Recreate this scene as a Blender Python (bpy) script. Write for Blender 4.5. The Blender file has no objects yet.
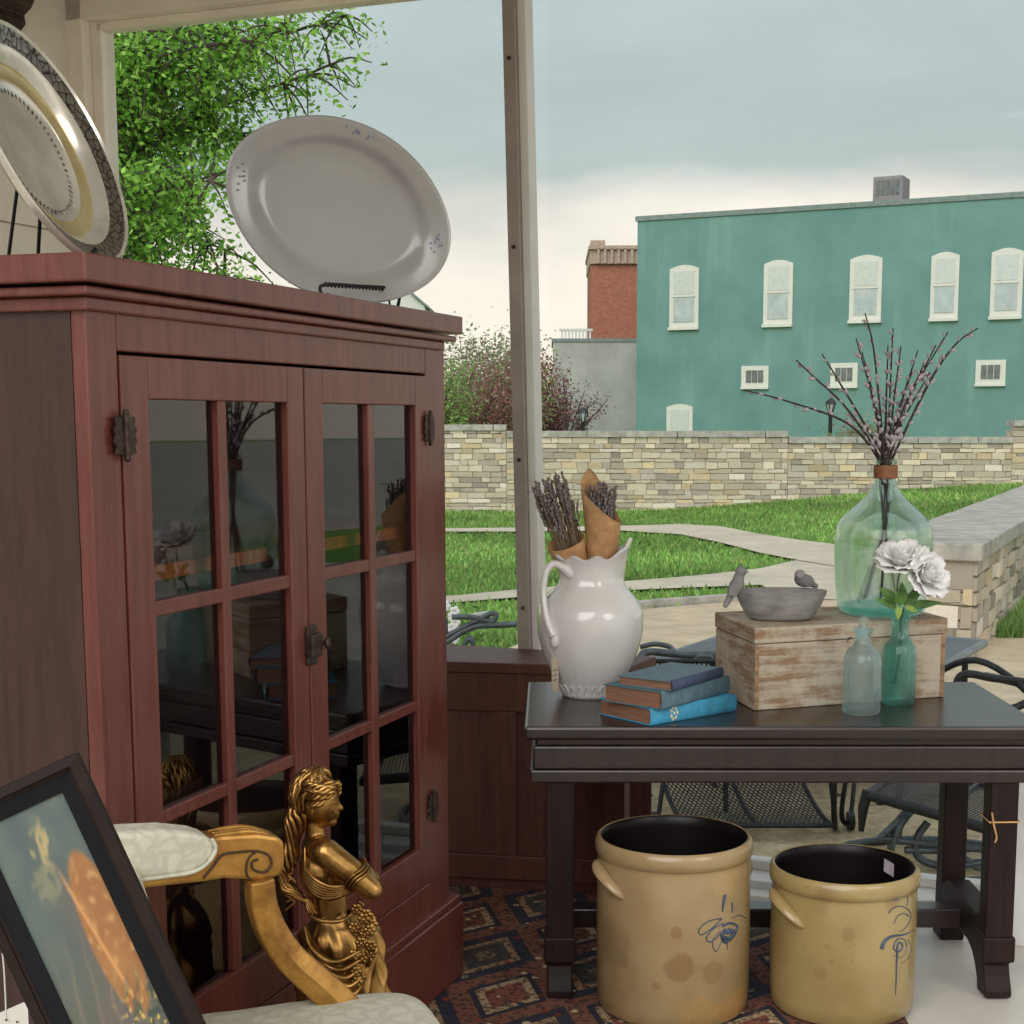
import bpy, math, random
from mathutils import Vector, Matrix, noise as mnoise
random.seed(7)
SC = bpy.context.scene
COL = SC.collection
PI = math.pi

# ---------------------------------------------------------------- camera model (metres, z up, camera looks along +Y)
F, CX, CY, EYE = 1500.0, 550.0, 626.0, 1.53
TH = math.atan(205 / 1500)
G = -0.45                       # level of the ground outside


def ray(px, py):
    u, v = (px - CX) / F, (CY - py) / F
    return Vector((u, math.cos(TH) + v * math.sin(TH), -math.sin(TH) + v * math.cos(TH)))


def az(px, py, z):
    d = ray(px, py)
    return Vector((0, 0, EYE)) + d * ((z - EYE) / d.z)


def ay(px, py, Y):
    d = ray(px, py)
    return Vector((0, 0, EYE)) + d * (Y / d.y)


def apl(px, py, p0, e):
    d = ray(px, py)
    n = Vector((e[1], -e[0]))
    k = (n.x * p0[0] + n.y * p0[1]) / (n.x * d.x + n.y * d.y)
    P = Vector((0, 0, EYE)) + d * k
    return P, (P.x - p0[0]) * e[0] + (P.y - p0[1]) * e[1]


cam_d = bpy.data.cameras.new('camera')
cam = bpy.data.objects.new('camera', cam_d)
COL.objects.link(cam)
cam.location = (0, 0, EYE)
cam.rotation_euler = (PI / 2 - TH, 0, 0)
cam_d.sensor_fit = 'HORIZONTAL'
cam_d.sensor_width = 36
cam_d.lens = 36 * F / 1024
cam_d.shift_x = (512 - CX) / 1024
cam_d.shift_y = (CY - 512) / 1024
cam_d.clip_start = 0.05
cam_d.clip_end = 500
SC.camera = cam


# ---------------------------------------------------------------- materials
def lin(c):
    def f(x):
        x /= 255.0
        return x / 12.92 if x <= 0.04045 else ((x + 0.055) / 1.055) ** 2.4
    return (f(c[0]), f(c[1]), f(c[2]), 1)


MATS = {}


class NT:
    def __init__(s, name):
        s.m = bpy.data.materials.new(name)
        s.m.use_nodes = True
        s.t = s.m.node_tree
        s.n = s.t.nodes
        s.b = s.n['Principled BSDF']
        s.out = s.n['Material Output']
        s.tc = s.n.new('ShaderNodeTexCoord')

    def link(s, a, b):
        s.t.links.new(a, b)

    def val(s, x, sock):
        if hasattr(x, 'is_linked') or hasattr(x, 'links'):
            s.link(x, sock)
        else:
            sock.default_value = x

    def math(s, op, a, b=0.0, c=None):
        n = s.n.new('ShaderNodeMath')
        n.operation = op
        s.val(a, n.inputs[0])
        s.val(b, n.inputs[1])
        if c is not None:
            s.val(c, n.inputs[2])
        return n.outputs[0]

    def mapping(s, scale=(1, 1, 1), rot=(0, 0, 0), loc=(0, 0, 0), src='Object'):
        n = s.n.new('ShaderNodeMapping')
        s.link(s.tc.outputs[src], n.inputs[0])
        n.inputs['Scale'].default_value = scale
        n.inputs['Rotation'].default_value = rot
        n.inputs['Location'].default_value = loc
        return n.outputs[0]

    def noise(s, vec, scale, detail=4, rough=0.6):
        n = s.n.new('ShaderNodeTexNoise')
        s.link(vec, n.inputs['Vector'])
        n.inputs['Scale'].default_value = scale
        n.inputs['Detail'].default_value = detail
        n.inputs['Roughness'].default_value = rough
        return n.outputs['Fac']

    def voro(s, vec, scale, feature='F1', out='Distance'):
        n = s.n.new('ShaderNodeTexVoronoi')
        n.feature = feature
        s.link(vec, n.inputs['Vector'])
        n.inputs['Scale'].default_value = scale
        return n.outputs[out]

    def ramp(s, fac, stops, interp='LINEAR'):
        n = s.n.new('ShaderNodeValToRGB')
        n.color_ramp.interpolation = interp
        s.link(fac, n.inputs[0])
        el = n.color_ramp.elements
        while len(el) < len(stops):
            el.new(0.5)
        for e, (p, c) in zip(el, stops):
            e.position = p
            e.color = lin(c) if isinstance(c, tuple) else (c, c, c, 1)
        return n.outputs[0]

    def mix(s, fac, a, b, mode='MIX'):
        n = s.n.new('ShaderNodeMix')
        n.data_type = 'RGBA'
        n.blend_type = mode
        s.val(fac, n.inputs['Factor'])
        for x, i in ((a, 6), (b, 7)):
            if isinstance(x, tuple):
                n.inputs[i].default_value = lin(x)
            else:
                s.link(x, n.inputs[i])
        return n.outputs[2]

    def bump(s, h, strength=0.3, dist=0.01):
        n = s.n.new('ShaderNodeBump')
        n.inputs['Strength'].default_value = strength
        n.inputs['Distance'].default_value = dist
        s.link(h, n.inputs['Height'])
        s.link(n.outputs[0], s.b.inputs['Normal'])

    def fin(s, col=None, rough=0.6, metal=0.0, spec=0.5, coat=0.0):
        if col is not None:
            if isinstance(col, tuple):
                s.b.inputs['Base Color'].default_value = lin(col)
            else:
                s.link(col, s.b.inputs['Base Color'])
        s.val(rough, s.b.inputs['Roughness'])
        s.b.inputs['Metallic'].default_value = metal
        s.b.inputs['Specular IOR Level'].default_value = spec
        s.b.inputs['Coat Weight'].default_value = coat
        s.b.inputs['Coat Roughness'].default_value = 0.12
        return s.m


def plain(name, c, rough=0.6, metal=0.0, var=0.12, scale=8, bump=0.0, stretch=(1, 1, 1), c2=None, spec=0.5, coat=0.0):
    """a painted / natural surface: colour broken up by noise, optional bump"""
    t = NT(name)
    v = t.mapping(stretch)
    f = t.noise(v, scale, 6, 0.65)
    a = tuple(max(0, x * (1 - var)) for x in c)
    b = c2 if c2 else tuple(min(255, x * (1 + var)) for x in c)
    col = t.ramp(f, [(0.3, a), (0.7, b)])
    if bump:
        t.bump(f, bump, 0.01)
    return t.fin(col, rough, metal, spec, coat)


M_cab = None


def wood_paint(name, base, dark, light, coat=0.25, rough=0.42):
    t = NT(name)
    v = t.mapping((14, 14, 1.2))
    g = t.noise(v, 3.0, 6, 0.7)
    big = t.noise(t.mapping((1, 1, 1)), 2.2, 3)
    c = t.ramp(g, [(0.25, dark), (0.5, base), (0.8, light)])
    c = t.mix(t.math('MULTIPLY', big, 0.5), c, dark, 'MIX')
    t.bump(g, 0.12, 0.004)
    return t.fin(c, rough, 0, 0.45, coat)


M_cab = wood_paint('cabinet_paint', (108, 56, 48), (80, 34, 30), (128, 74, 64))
M_cabshade = wood_paint('cabinet_paint_shaded', (66, 41, 37), (44, 26, 24), (80, 50, 45), 0.05)  # same paint as the front, with the shade of the sides coloured in
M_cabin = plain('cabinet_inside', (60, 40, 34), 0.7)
M_litshelf = plain('lit_shelf_wood', (178, 100, 60), 0.5, var=.2, stretch=(8, 8, 1))  # upper shelf: warm light inside the cabinet put into the wood colour
M_tableleg = wood_paint('dark_leg_wood', (42, 30, 28), (27, 19, 18), (54, 36, 32), 0.0, 0.5)
M_tableleg.node_tree.nodes['Principled BSDF'].inputs['Specular IOR Level'].default_value = .15
M_knee = wood_paint('brown_panel_paint', (92, 48, 38), (58, 30, 24), (110, 60, 48), 0.0, 0.5)
M_table = wood_paint('dark_table_wood', (44, 31, 29), (27, 19, 18), (58, 39, 34), 0.22, 0.33)
M_cream = plain('cream_paint', (226, 218, 200), 0.55, var=.04, scale=3)
M_cream2 = plain('cream_trim', (238, 230, 214), 0.5, var=.04, scale=5)
M_ceil = plain('ceiling_paint', (188, 182, 168), 0.7, var=.04)
M_greyframe = plain('grey_frame_paint', (150, 140, 134), 0.5, var=.05)
M_whiteframe = plain('white_frame_paint', (214, 212, 208), 0.5, var=.03)
M_floor = plain('white_floor_paint', (206, 200, 192), 0.4, var=.05, scale=4, bump=.03)
M_iron = plain('black_iron', (38, 39, 42), 0.45, 0.3, .2, 30)
M_greyiron = plain('grey_iron', (88, 96, 100), 0.45, 0.4, .2, 20)
M_darkmetal = plain('aged_bronze', (64, 52, 46), 0.42, 0.7, .35, 60, bump=.3)
M_kraft = plain('kraft_paper', (176, 134, 92), 0.8, var=.14, scale=26, bump=.25)
M_stem = plain('dried_lavender', (112, 102, 100), 0.9, var=.35, scale=90)
M_stem2 = plain('dried_stalk', (128, 110, 88), 0.9, var=.3, scale=60)
M_white_tag = plain('tag_card', (216, 212, 204), 0.7, var=.02)
M_black = plain('black_ink', (20, 20, 22), 0.7, var=.05)
M_page = plain('old_pages', (132, 96, 76), 0.85, var=.2, stretch=(1, 1, 40), scale=10)
M_mortar = plain('mortar', (186, 176, 154), 0.95, var=.15, scale=6)
M_coping = plain('coping_stone', (168, 163, 155), 0.9, var=.16, scale=5, bump=.5)
M_conc = plain('patio_concrete', (196, 178, 150), 0.9, var=.1, scale=2.5, bump=.2)
M_path = plain('path_concrete', (200, 188, 168), 0.9, var=.08, scale=1.5, bump=.2)
M_bark = plain('bark', (74, 66, 56), 0.95, var=.3, scale=10, bump=.6)
M_twig = plain('twig_bark', (50, 38, 36), 0.7, var=.3, scale=60)
M_catkin = plain('catkin_fur', (170, 163, 168), 0.95, var=.25, scale=200)


def stone_mat():
    t = NT('wall_stone')
    a = t.n.new('ShaderNodeAttribute')
    a.attribute_name = 'tint'
    f = t.noise(t.mapping(), 9, 6, .7)
    c = t.mix(t.math('MULTIPLY', f, 0.4), a.outputs['Color'], (150, 140, 122))
    t.bump(f, .6, .03)
    return t.fin(c, .95, 0, .2)


M_stone = stone_mat()


def attr_mat(name, rough=.6, trans=0.0):
    t = NT(name)
    a = t.n.new('ShaderNodeAttribute')
    a.attribute_name = 'tint'
    t.fin(None, rough, 0, .25)
    t.link(a.outputs['Color'], t.b.inputs['Base Color'])
    if trans:
        tr = t.n.new('ShaderNodeBsdfTranslucent')
        t.link(a.outputs['Color'], tr.inputs[0])
        mx = t.n.new('ShaderNodeMixShader')
        mx.inputs[0].default_value = trans
        t.link(t.b.outputs[0], mx.inputs[1])
        t.link(tr.outputs[0], mx.inputs[2])
        t.link(mx.outputs[0], t.out.inputs[0])
    return t.m


M_leaf = attr_mat('leaf', .6, .45)
M_paintart = attr_mat('painted_canvas', .55)


def lawn_mat():
    t = NT('lawn_soil_grass')
    f = t.noise(t.mapping(), 1.1, 5, .6)
    g = t.noise(t.mapping(), 40, 3, .7)
    c = t.ramp(f, [(.3, (104, 146, 70)), (.7, (136, 180, 90))])
    c = t.mix(t.math('MULTIPLY', g, .5), c, (92, 134, 62))
    t.bump(g, .8, .03)
    return t.fin(c, .95, 0, .15)


M_lawn = lawn_mat()


def gravel_mat():
    t = NT('patio_aggregate')
    v = t.mapping()
    f = t.voro(v, 26, 'F1', 'Distance')
    f2 = t.noise(v, 8, 6, .7)
    c = t.ramp(f2, [(.3, (176, 160, 130)), (.65, (222, 204, 170))])
    c = t.mix(t.math('MULTIPLY', f, .6), c, (140, 124, 100))
    t.bump(f, .5, .02)
    return t.fin(c, .95, 0, .2)


M_gravel = gravel_mat()


def glazed(name, c, c2, rough=.12, scale=6, amt=(.35, .7), coat=.6, bump=0.0):
    t = NT(name)
    f = t.noise(t.mapping(), scale, 5, .6)
    col = t.ramp(f, [(amt[0], c), (amt[1], c2)])
    if bump:
        t.bump(f, bump, .01)
    return t.fin(col, rough, 0, .5, coat)


M_iron_stone = glazed('ironstone_glaze', (212, 208, 206), (226, 222, 220), .14, 3)
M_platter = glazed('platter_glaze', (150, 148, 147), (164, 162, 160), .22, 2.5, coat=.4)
M_bluemark = plain('blue_transfer', (104, 118, 158), .3)
M_greyclay = plain('grey_cement', (138, 134, 134), .9, var=.14, scale=14, bump=.35, stretch=(1, 1, 3))


def crock_mat(name, seed, spots=()):
    t = NT(name)
    v = t.mapping(loc=(seed, seed, 0))
    f = t.noise(v, 3.2, 5, .6)
    c = t.ramp(f, [(.3, (134, 110, 76)), (.55, (160, 135, 97)), (.8, (172, 149, 110))]) if seed < 1 else t.ramp(f, [(.3, (146, 124, 80)), (.55, (164, 142, 94)), (.8, (176, 155, 108))])
    # rust and water blotches, broad soft rounds
    b = t.voro(v, 5.5, 'SMOOTH_F1', 'Distance')
    bm = t.ramp(b, [(.12, 1.0), (.2, 0.0)])
    c = t.mix(t.math('MULTIPLY', bm, .5), c, (122, 90, 58))
    for (p, r_, k, cc_) in spots:
        dn_ = t.n.new('ShaderNodeVectorMath')
        dn_.operation = 'DISTANCE'
        t.link(t.mapping(), dn_.inputs[0])
        dn_.inputs[1].default_value = p
        dd = t.math('ADD', dn_.outputs['Value'], t.math('MULTIPLY', t.math('SUBTRACT', t.noise(t.mapping(), 22, 4), .5), r_ * 1.6))
        mm_ = t.ramp(t.math('DIVIDE', dd, r_), [(.7, float(k) * .72), (1.0, 0.0)])
        c = t.mix(mm_, c, cc_)
    sp = t.voro(v, 34, 'F1', 'Distance')
    sm = t.ramp(sp, [(.07, 1.0), (.1, 0.0)])
    c = t.mix(t.math('MULTIPLY', sm, .45), c, (96, 70, 46))
    return t.fin(c, .28, 0, .5, .3)


M_crockin = plain('crock_dark_glaze', (20, 15, 15), .35, spec=.25)
M_cobalt = plain('cobalt_slip', (62, 74, 98), .35, var=.3, scale=60)


def metal_mat(name, c, c2, rough=.3, scale=30, bump=.2):
    t = NT(name)
    f = t.noise(t.mapping(), scale, 5, .65)
    col = t.ramp(f, [(.35, c), (.65, c2)])
    if bump:
        t.bump(f, bump, .003)
    return t.fin(col, rough, 1.0, .5)


M_gold = metal_mat('statue_gold', (112, 78, 40), (196, 152, 90), .38, 14, .15)
M_gilt = None


def gilt():
    t = NT('gilt_wood')
    f = t.noise(t.mapping(), 20, 6, .7)
    c = t.ramp(f, [(.3, (132, 88, 38)), (.6, (184, 136, 66)), (.85, (204, 162, 92))])
    t.bump(f, .15, .004)
    return t.fin(c, .38, .55, .5)


M_gilt = gilt()
M_giltdark = plain('gilt_groove', (72, 48, 26), .5, .3)
M_silver = metal_mat('tray_silver', (196, 192, 182), (236, 232, 222), .2, 6, .0)
M_silver.node_tree.nodes['Principled BSDF'].inputs['Metallic'].default_value = .55


def crackle():
    t = NT('tray_engraved_rim')
    e = t.voro(t.mapping((1, 1, 1)), 60, 'DISTANCE_TO_EDGE', 'Distance')
    c = t.ramp(e, [(.02, (60, 56, 54)), (.1, (150, 146, 142))])
    t.bump(e, .5, .003)
    return t.fin(c, .3, .9, .5)


M_silverrim = crackle()
M_brass = metal_mat('tray_brass_band', (176, 158, 112), (214, 200, 156), .25, 8, 0)
M_brass.node_tree.nodes['Principled BSDF'].inputs['Metallic'].default_value = .5


def damask(name, base, dark):
    t = NT(name)
    v = t.mapping()
    vv = t.n.new('ShaderNodeVectorMath')
    vv.operation = 'ADD'
    nn = t.n.new('ShaderNodeTexNoise')
    nn.inputs['Scale'].default_value = 18
    t.link(v, nn.inputs['Vector'])
    sc2 = t.n.new('ShaderNodeVectorMath')
    sc2.operation = 'SCALE'
    sc2.inputs['Scale'].default_value = .06
    t.link(nn.outputs['Color'], sc2.inputs[0])
    t.link(v, vv.inputs[0])
    t.link(sc2.outputs[0], vv.inputs[1])
    f = t.math('MULTIPLY', t.voro(vv.outputs[0], 26, 'DISTANCE_TO_EDGE', 'Distance'), 2.2)
    c = t.ramp(f, [(.12, dark), (.4, base)])
    t.bump(f, .2, .003)
    return t.fin(c, .8, 0, .2)


M_damask = damask('ivory_damask', (206, 202, 184), (192, 188, 170))


def chippy():
    t = NT('chipped_white_paint')
    v = t.mapping()
    f = t.noise(v, 6, 8, .75)
    g = t.noise(t.mapping((1, 1, 10)), 5, 6, .7)
    m = t.ramp(t.math('MULTIPLY', t.math('ADD', f, g), .5), [(.43, 1.0), (.53, 0.0)])
    c = t.mix(m, (190, 178, 160), (146, 118, 92))
    c = t.mix(t.math('MULTIPLY', t.noise(v, 30, 4, .7), .35), c, (120, 96, 76))
    t.bump(f, .4, .004)
    return t.fin(c, .85, 0, .2)


M_chip = chippy()
M_chipdark = plain('bare_box_wood', (140, 112, 86), .85, var=.25, scale=10, stretch=(1, 1, 8))


def pane_mat(name, tint=(1, 1, 1), ior=1.5, haze=0.0, power=1.0):
    m = bpy.data.materials.new(name)
    m.use_nodes = True
    t = m.node_tree
    t.nodes.clear()
    o = t.nodes.new('ShaderNodeOutputMaterial')
    tr = t.nodes.new('ShaderNodeBsdfTransparent')
    tr.inputs[0].default_value = (*tint, 1)
    gl = t.nodes.new('ShaderNodeBsdfGlossy')
    gl.inputs['Roughness'].default_value = 0.02
    fr = t.nodes.new('ShaderNodeFresnel')
    fr.inputs[0].default_value = ior
    mx = t.nodes.new('ShaderNodeMixShader')
    t.links.new(fr.outputs[0], mx.inputs[0])
    t.links.new(tr.outputs[0], mx.inputs[1])
    t.links.new(gl.outputs[0], mx.inputs[2])
    last = mx.outputs[0]
    if haze:
        df = t.nodes.new('ShaderNodeBsdfDiffuse')
        df.inputs[0].default_value = (.8, .8, .8, 1)
        nz = t.nodes.new('ShaderNodeTexNoise')
        nz.inputs['Scale'].default_value = 1.5
        mm = t.nodes.new('ShaderNodeMath')
        mm.operation = 'MULTIPLY'
        mm.inputs[1].default_value = haze
        t.links.new(nz.outputs[0], mm.inputs[0])
        m2 = t.nodes.new('ShaderNodeMixShader')
        t.links.new(mm.outputs[0], m2.inputs[0])
        t.links.new(last, m2.inputs[1])
        t.links.new(df.outputs[0], m2.inputs[2])
        last = m2.outputs[0]
    t.links.new(last, o.inputs[0])
    return m


M_pane = pane_mat('window_glass', (.97, .985, .98), 1.25)
M_cabpane = pane_mat('cabinet_glass', (.72, .72, .72), 1.75)


def jar_glass(name, tint, rough=0.0, frost=0.0):
    t = NT(name)
    b = t.b
    b.inputs['Base Color'].default_value = (*tint, 1)
    b.inputs['Transmission Weight'].default_value = 1
    b.inputs['IOR'].default_value = 1.45
    b.inputs['Roughness'].default_value = rough
    # a little plain transparency so light and the view pass as through thin glass
    tr = t.n.new('ShaderNodeBsdfTransparent')
    tr.inputs[0].default_value = (*tint, 1)
    mx = t.n.new('ShaderNodeMixShader')
    mx.inputs[0].default_value = .5
    t.link(b.outputs[0], mx.inputs[1])
    t.link(tr.outputs[0], mx.inputs[2])
    last = mx.outputs[0]
    if frost:
        df = t.n.new('ShaderNodeBsdfDiffuse')
        df.inputs[0].default_value = (tint[0] * .8, tint[1] * .85, tint[2] * .88, 1)
        m2 = t.n.new('ShaderNodeMixShader')
        m2.inputs[0].default_value = frost
        t.link(last, m2.inputs[1])
        t.link(df.outputs[0], m2.inputs[2])
        last = m2.outputs[0]
    t.link(last, t.out.inputs[0])
    return t.m


M_demi = jar_glass('pale_green_glass', (.91, .985, .965))
M_demibase = jar_glass('thick_green_glass', (.45, .88, .78), 0, .1)
M_bottle = jar_glass('pale_blue_glass', (.88, .96, .985), .0, .03)
M_teal = jar_glass('teal_glass', (.68, .92, .89), .0, .02)


# ---------------------------------------------------------------- mesh builder
class MB:
    def __init__(s):
        s.v, s.f, s.c = [], [], None

    def add(s, vs, fs, col=None):
        o = len(s.v)
        s.v += [tuple(v) for v in vs]
        s.f += [tuple(i + o for i in f) for f in fs]
        if col is not None:
            if s.c is None:
                s.c = []
            s.c += [col] * len(vs)
        return s

    def box(s, c, size, M=None, col=None):
        x, y, z = [k / 2 for k in size]
        vs = [Vector((a * x, b * y, d * z)) for a in (-1, 1) for b in (-1, 1) for d in (-1, 1)]
        if M is not None:
            vs = [M @ v for v in vs]
        c = Vector(c)
        fs = [(0, 1, 3, 2), (4, 6, 7, 5), (0, 4, 5, 1), (2, 3, 7, 6), (0, 2, 6, 4), (1, 5, 7, 3)]
        return s.add([v + c for v in vs], fs, col)

    def hexa(s, b4, t4, col=None):
        """box from four bottom and four top points (same order)"""
        fs = [(3, 2, 1, 0), (4, 5, 6, 7), (0, 1, 5, 4), (1, 2, 6, 5), (2, 3, 7, 6), (3, 0, 4, 7)]
        return s.add(list(b4) + list(t4), fs, col)

    def prism(s, poly, d, col=None):
        """poly: list of 3-D points, extruded by vector d"""
        n = len(poly)
        d = Vector(d)
        vs = [Vector(p) for p in poly] + [Vector(p) + d for p in poly]
        fs = [tuple(range(n))[::-1], tuple(range(n, 2 * n))] + [(i, (i + 1) % n, n + (i + 1) % n, n + i) for i in range(n)]
        return s.add(vs, fs, col)

    def lathe(s, prof, o=(0, 0, 0), n=48, fn=None, sx=1, sy=1, close=False):
        o = Vector(o)
        vs = []
        for k, (r, z) in enumerate(prof):
            for i in range(n):
                a = 2 * PI * i / n
                rr, zz = (r, z) if fn is None else fn(r, z, a, k)
                vs.append(o + Vector((rr * math.cos(a) * sx, rr * math.sin(a) * sy, zz)))
        fs = []
        m = len(prof)
        for k in range(m - 1):
            for i in range(n):
                j = (i + 1) % n
                fs.append((k * n + i, k * n + j, (k + 1) * n + j, (k + 1) * n + i))
        if close:
            fs.append(tuple(range(n))[::-1])
            fs.append(tuple((m - 1) * n + i for i in range(n)))
        return s.add(vs, fs)

    def tube(s, pts, rad, n=8, sq=None, col=None):
        pts = [Vector(p) for p in pts]
        m = len(pts)
        if not isinstance(rad, (list, tuple)):
            rad = [rad] * m
        vs = []
        up = None
        for k in range(m):
            a = pts[max(0, k - 1)]
            b = pts[min(m - 1, k + 1)]
            t = (b - a)
            if t.length < 1e-9:
                t = Vector((0, 0, 1))
            t.normalize()
            if up is None:
                up = Vector((0, 0, 1)) if abs(t.z) < .9 else Vector((1, 0, 0))
            x = up.cross(t)
            if x.length < 1e-6:
                x = Vector((1, 0, 0)).cross(t)
            x.normalize()
            y = t.cross(x).normalized()
            up = y
            up = t.cross(x)
            for i in range(n):
                th = 2 * PI * i / n
                q = 1 if sq is None else sq
                vs.append(pts[k] + x * math.cos(th) * rad[k] + y * math.sin(th) * rad[k] * q)
        fs = []
        for k in range(m - 1):
            for i in range(n):
                j = (i + 1) % n
                fs.append((k * n + i, k * n + j, (k + 1) * n + j, (k + 1) * n + i))
        fs.append(tuple(range(n))[::-1])
        fs.append(tuple((m - 1) * n + i for i in range(n)))
        return s.add(vs, fs, col)

    def ball(s, c, r, M=None, n=16, m=10, col=None):
        c = Vector(c)
        r = (r, r, r) if not isinstance(r, (tuple, list)) else r
        vs = [Vector((0, 0, -r[2]))]
        for k in range(1, m):
            p = -PI / 2 + PI * k / m
            for i in range(n):
                a = 2 * PI * i / n
                vs.append(Vector((r[0] * math.cos(p) * math.cos(a), r[1] * math.cos(p) * math.sin(a), r[2] * math.sin(p))))
        vs.append(Vector((0, 0, r[2])))
        if M is not None:
            vs = [M @ v for v in vs]
        fs = [(0, 1 + (i + 1) % n, 1 + i) for i in range(n)]
        for k in range(m - 2):
            for i in range(n):
                j = (i + 1) % n
                fs.append((1 + k * n + i, 1 + k * n + j, 1 + (k + 1) * n + j, 1 + (k + 1) * n + i))
        L = len(vs) - 1
        fs += [(L, 1 + (m - 2) * n + i, 1 + (m - 2) * n + (i + 1) % n) for i in range(n)]
        return s.add([v + c for v in vs], fs, col)

    def cap(s, a, b, ra, rb, n=14):
        """tapered capsule"""
        a, b = Vector(a), Vector(b)
        N = 6
        s.tube([a.lerp(b, i / N) for i in range(N + 1)], [ra + (rb - ra) * i / N for i in range(N + 1)], n)
        s.ball(a, ra, n=n)
        s.ball(b, rb, n=n)
        return s

    def grid(s, fn, nu, nv, closeu=False, col=None):
        vs = [Vector(fn(i / (nu if closeu else nu - 1), j / (nv - 1))) for j in range(nv) for i in range(nu)]
        fs = []
        for j in range(nv - 1):
            for i in range(nu if closeu else nu - 1):
                k = (i + 1) % nu
                fs.append((j * nu + i, j * nu + k, (j + 1) * nu + k, (j + 1) * nu + i))
        return s.add(vs, fs, col)

    def build(s, name, mat, parent=None, smooth=None, bevel=0.0, solid=0.0, loc=None, kind=None, label=None, sub=0):
        me = bpy.data.meshes.new(name)
        vs = s.v
        o = bpy.data.objects.new(name, me)
        if loc is not None:                      # put the origin at loc, geometry given in world space
            L = Vector(loc)
            vs = [Vector(v) - L for v in vs]
            o.location = L
        me.from_pydata(vs, [], s.f)
        me.materials.append(mat)
        if s.c is not None:
            at = me.color_attributes.new('tint', 'FLOAT_COLOR', 'POINT')
            flat = []
            for c in s.c:
                flat += list(c)
            at.data.foreach_set('color', flat)
        me.validate()
        if smooth is not None:
            me.shade_smooth()
            if smooth < 180:
                me.set_sharp_from_angle(angle=math.radians(smooth))
        COL.objects.link(o)
        if parent is not None:
            o.parent = parent
            off = Vector((0, 0, 0))
            q = parent
            M = Matrix.Identity(4)
            while q is not None:
                M = q.matrix_basis @ M
                q = q.parent
            o.matrix_basis = M.inverted() @ o.matrix_basis
        if solid:
            md = o.modifiers.new('s', 'SOLIDIFY')
            md.thickness = solid
        if bevel:
            md = o.modifiers.new('b', 'BEVEL')
            md.width = bevel
            md.segments = 2
            md.limit_method = 'ANGLE'
        if sub:
            md = o.modifiers.new('u', 'SUBSURF')
            md.levels = md.render_levels = sub
        if kind:
            o['kind'] = kind
        if label:
            o['label'] = label
        return o


def empty(name, loc=(0, 0, 0)):
    o = bpy.data.objects.new(name, None)
    COL.objects.link(o)
    o.location = loc
    o.empty_display_size = .05
    return o


def tag(o, label, cat, group=None):
    o['label'] = label
    o['category'] = cat
    if group:
        o['group'] = group
    return o


def struct(o):
    o['kind'] = 'structure'
    return o


def V(*a):
    return Vector(a)


def lerp(a, b, t):
    return a + (b - a) * t


def sm(t):
    t = max(0, min(1, t))
    return t * t * (3 - 2 * t)


def spline(pts, n=8):
    """Catmull-Rom through pts"""
    P = [Vector(p) for p in pts]
    P = [P[0] * 2 - P[1]] + P + [P[-1] * 2 - P[-2]]
    out = []
    for i in range(1, len(P) - 2):
        a, b, c, d = P[i - 1:i + 3]
        for k in range(n):
            t = k / n
            out.append(.5 * ((2 * b) + (c - a) * t + (2 * a - 5 * b + 4 * c - d) * t * t + (3 * b - a - 3 * c + d) * t ** 3))
    out.append(P[-2])
    return out


def frame_of(z, x_hint=(1, 0, 0)):
    """3x3 matrix whose columns are an orthonormal frame with local z along z"""
    z = Vector(z).normalized()
    x = Vector(x_hint)
    x = (x - z * x.dot(z)).normalized()
    y = z.cross(x)
    return Matrix((x, y, z)).transposed()


# ================================================================ OUTSIDE
def ground_h(x, y):
    return G + .62 * sm((x - 1) / 10) * sm((y - 14) / 16) * (1 - sm((x - 13.5) / 4))


def pin(p, poly):
    x, y = p
    c = False
    n = len(poly)
    for i in range(n):
        x1, y1 = poly[i][0], poly[i][1]
        x2, y2 = poly[(i + 1) % n][0], poly[(i + 1) % n][1]
        if (y1 > y) != (y2 > y) and x < (x2 - x1) * (y - y1) / (y2 - y1) + x1:
            c = not c
    return c


# ground: one undulating lawn sheet reaching round the shop
b = MB()
xs = [-120, -60, -30, -15] + [-8 + i * .8 for i in range(36)] + [24, 30, 40, 60, 90, 120]
ys = [-80, -30, -8, 0, 4] + [6 + i * .8 for i in range(42)] + [44, 55, 80, 120, 160]
vs = [V(x, y, ground_h(x, y)) for y in ys for x in xs]
nx = len(xs)
fs = [(j * nx + i, j * nx + i + 1, (j + 1) * nx + i + 1, (j + 1) * nx + i) for j in range(len(ys) - 1) for i in range(nx - 1)]
b.add(vs, fs)
struct(b.build('ground', M_lawn, smooth=180))

patio_px = [(440, 700), (500, 655), (560, 630), (640, 612), (735, 604), (790, 599)]
path_low = [(g_x, y0, y1) for g_x, y0, y1 in [(400, 602, 609), (460, 598, 605), (520, 592, 600), (624, 584, 593), (700, 578, 590), (760, 572, 588), (790, 566, 601), (835, 560, 603), (935, 560, 606)]]
path_up = [(400, 531, 534), (515, 530, 534), (622, 528, 533), (680, 528, 538), (720, 532, 547), (760, 541, 558), (800, 548, 566), (835, 553, 572), (900, 560, 580)]
P2 = lambda p: az(p[0], p[1], G).to_2d()
patio = [P2(p) for p in patio_px] + [P2((835, 602)), P2((935, 602)), P2((935, 641)), P2((972, 641)), V(9, 11.6 * 1.15).to_2d() if False else Vector((5.2, P2((1024, 641)).y)), Vector((5.2, 8)), Vector((5.2, -40)), Vector((-30, -40)), Vector((-30, 4)), Vector((-3, 6.6))]
b = MB()
b.add([V(p.x, p.y, G + .03) for p in patio], [tuple(range(len(patio)))[::-1]])
o = b.build('patio_pavement', M_conc)
struct(o)
b = MB()
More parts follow.
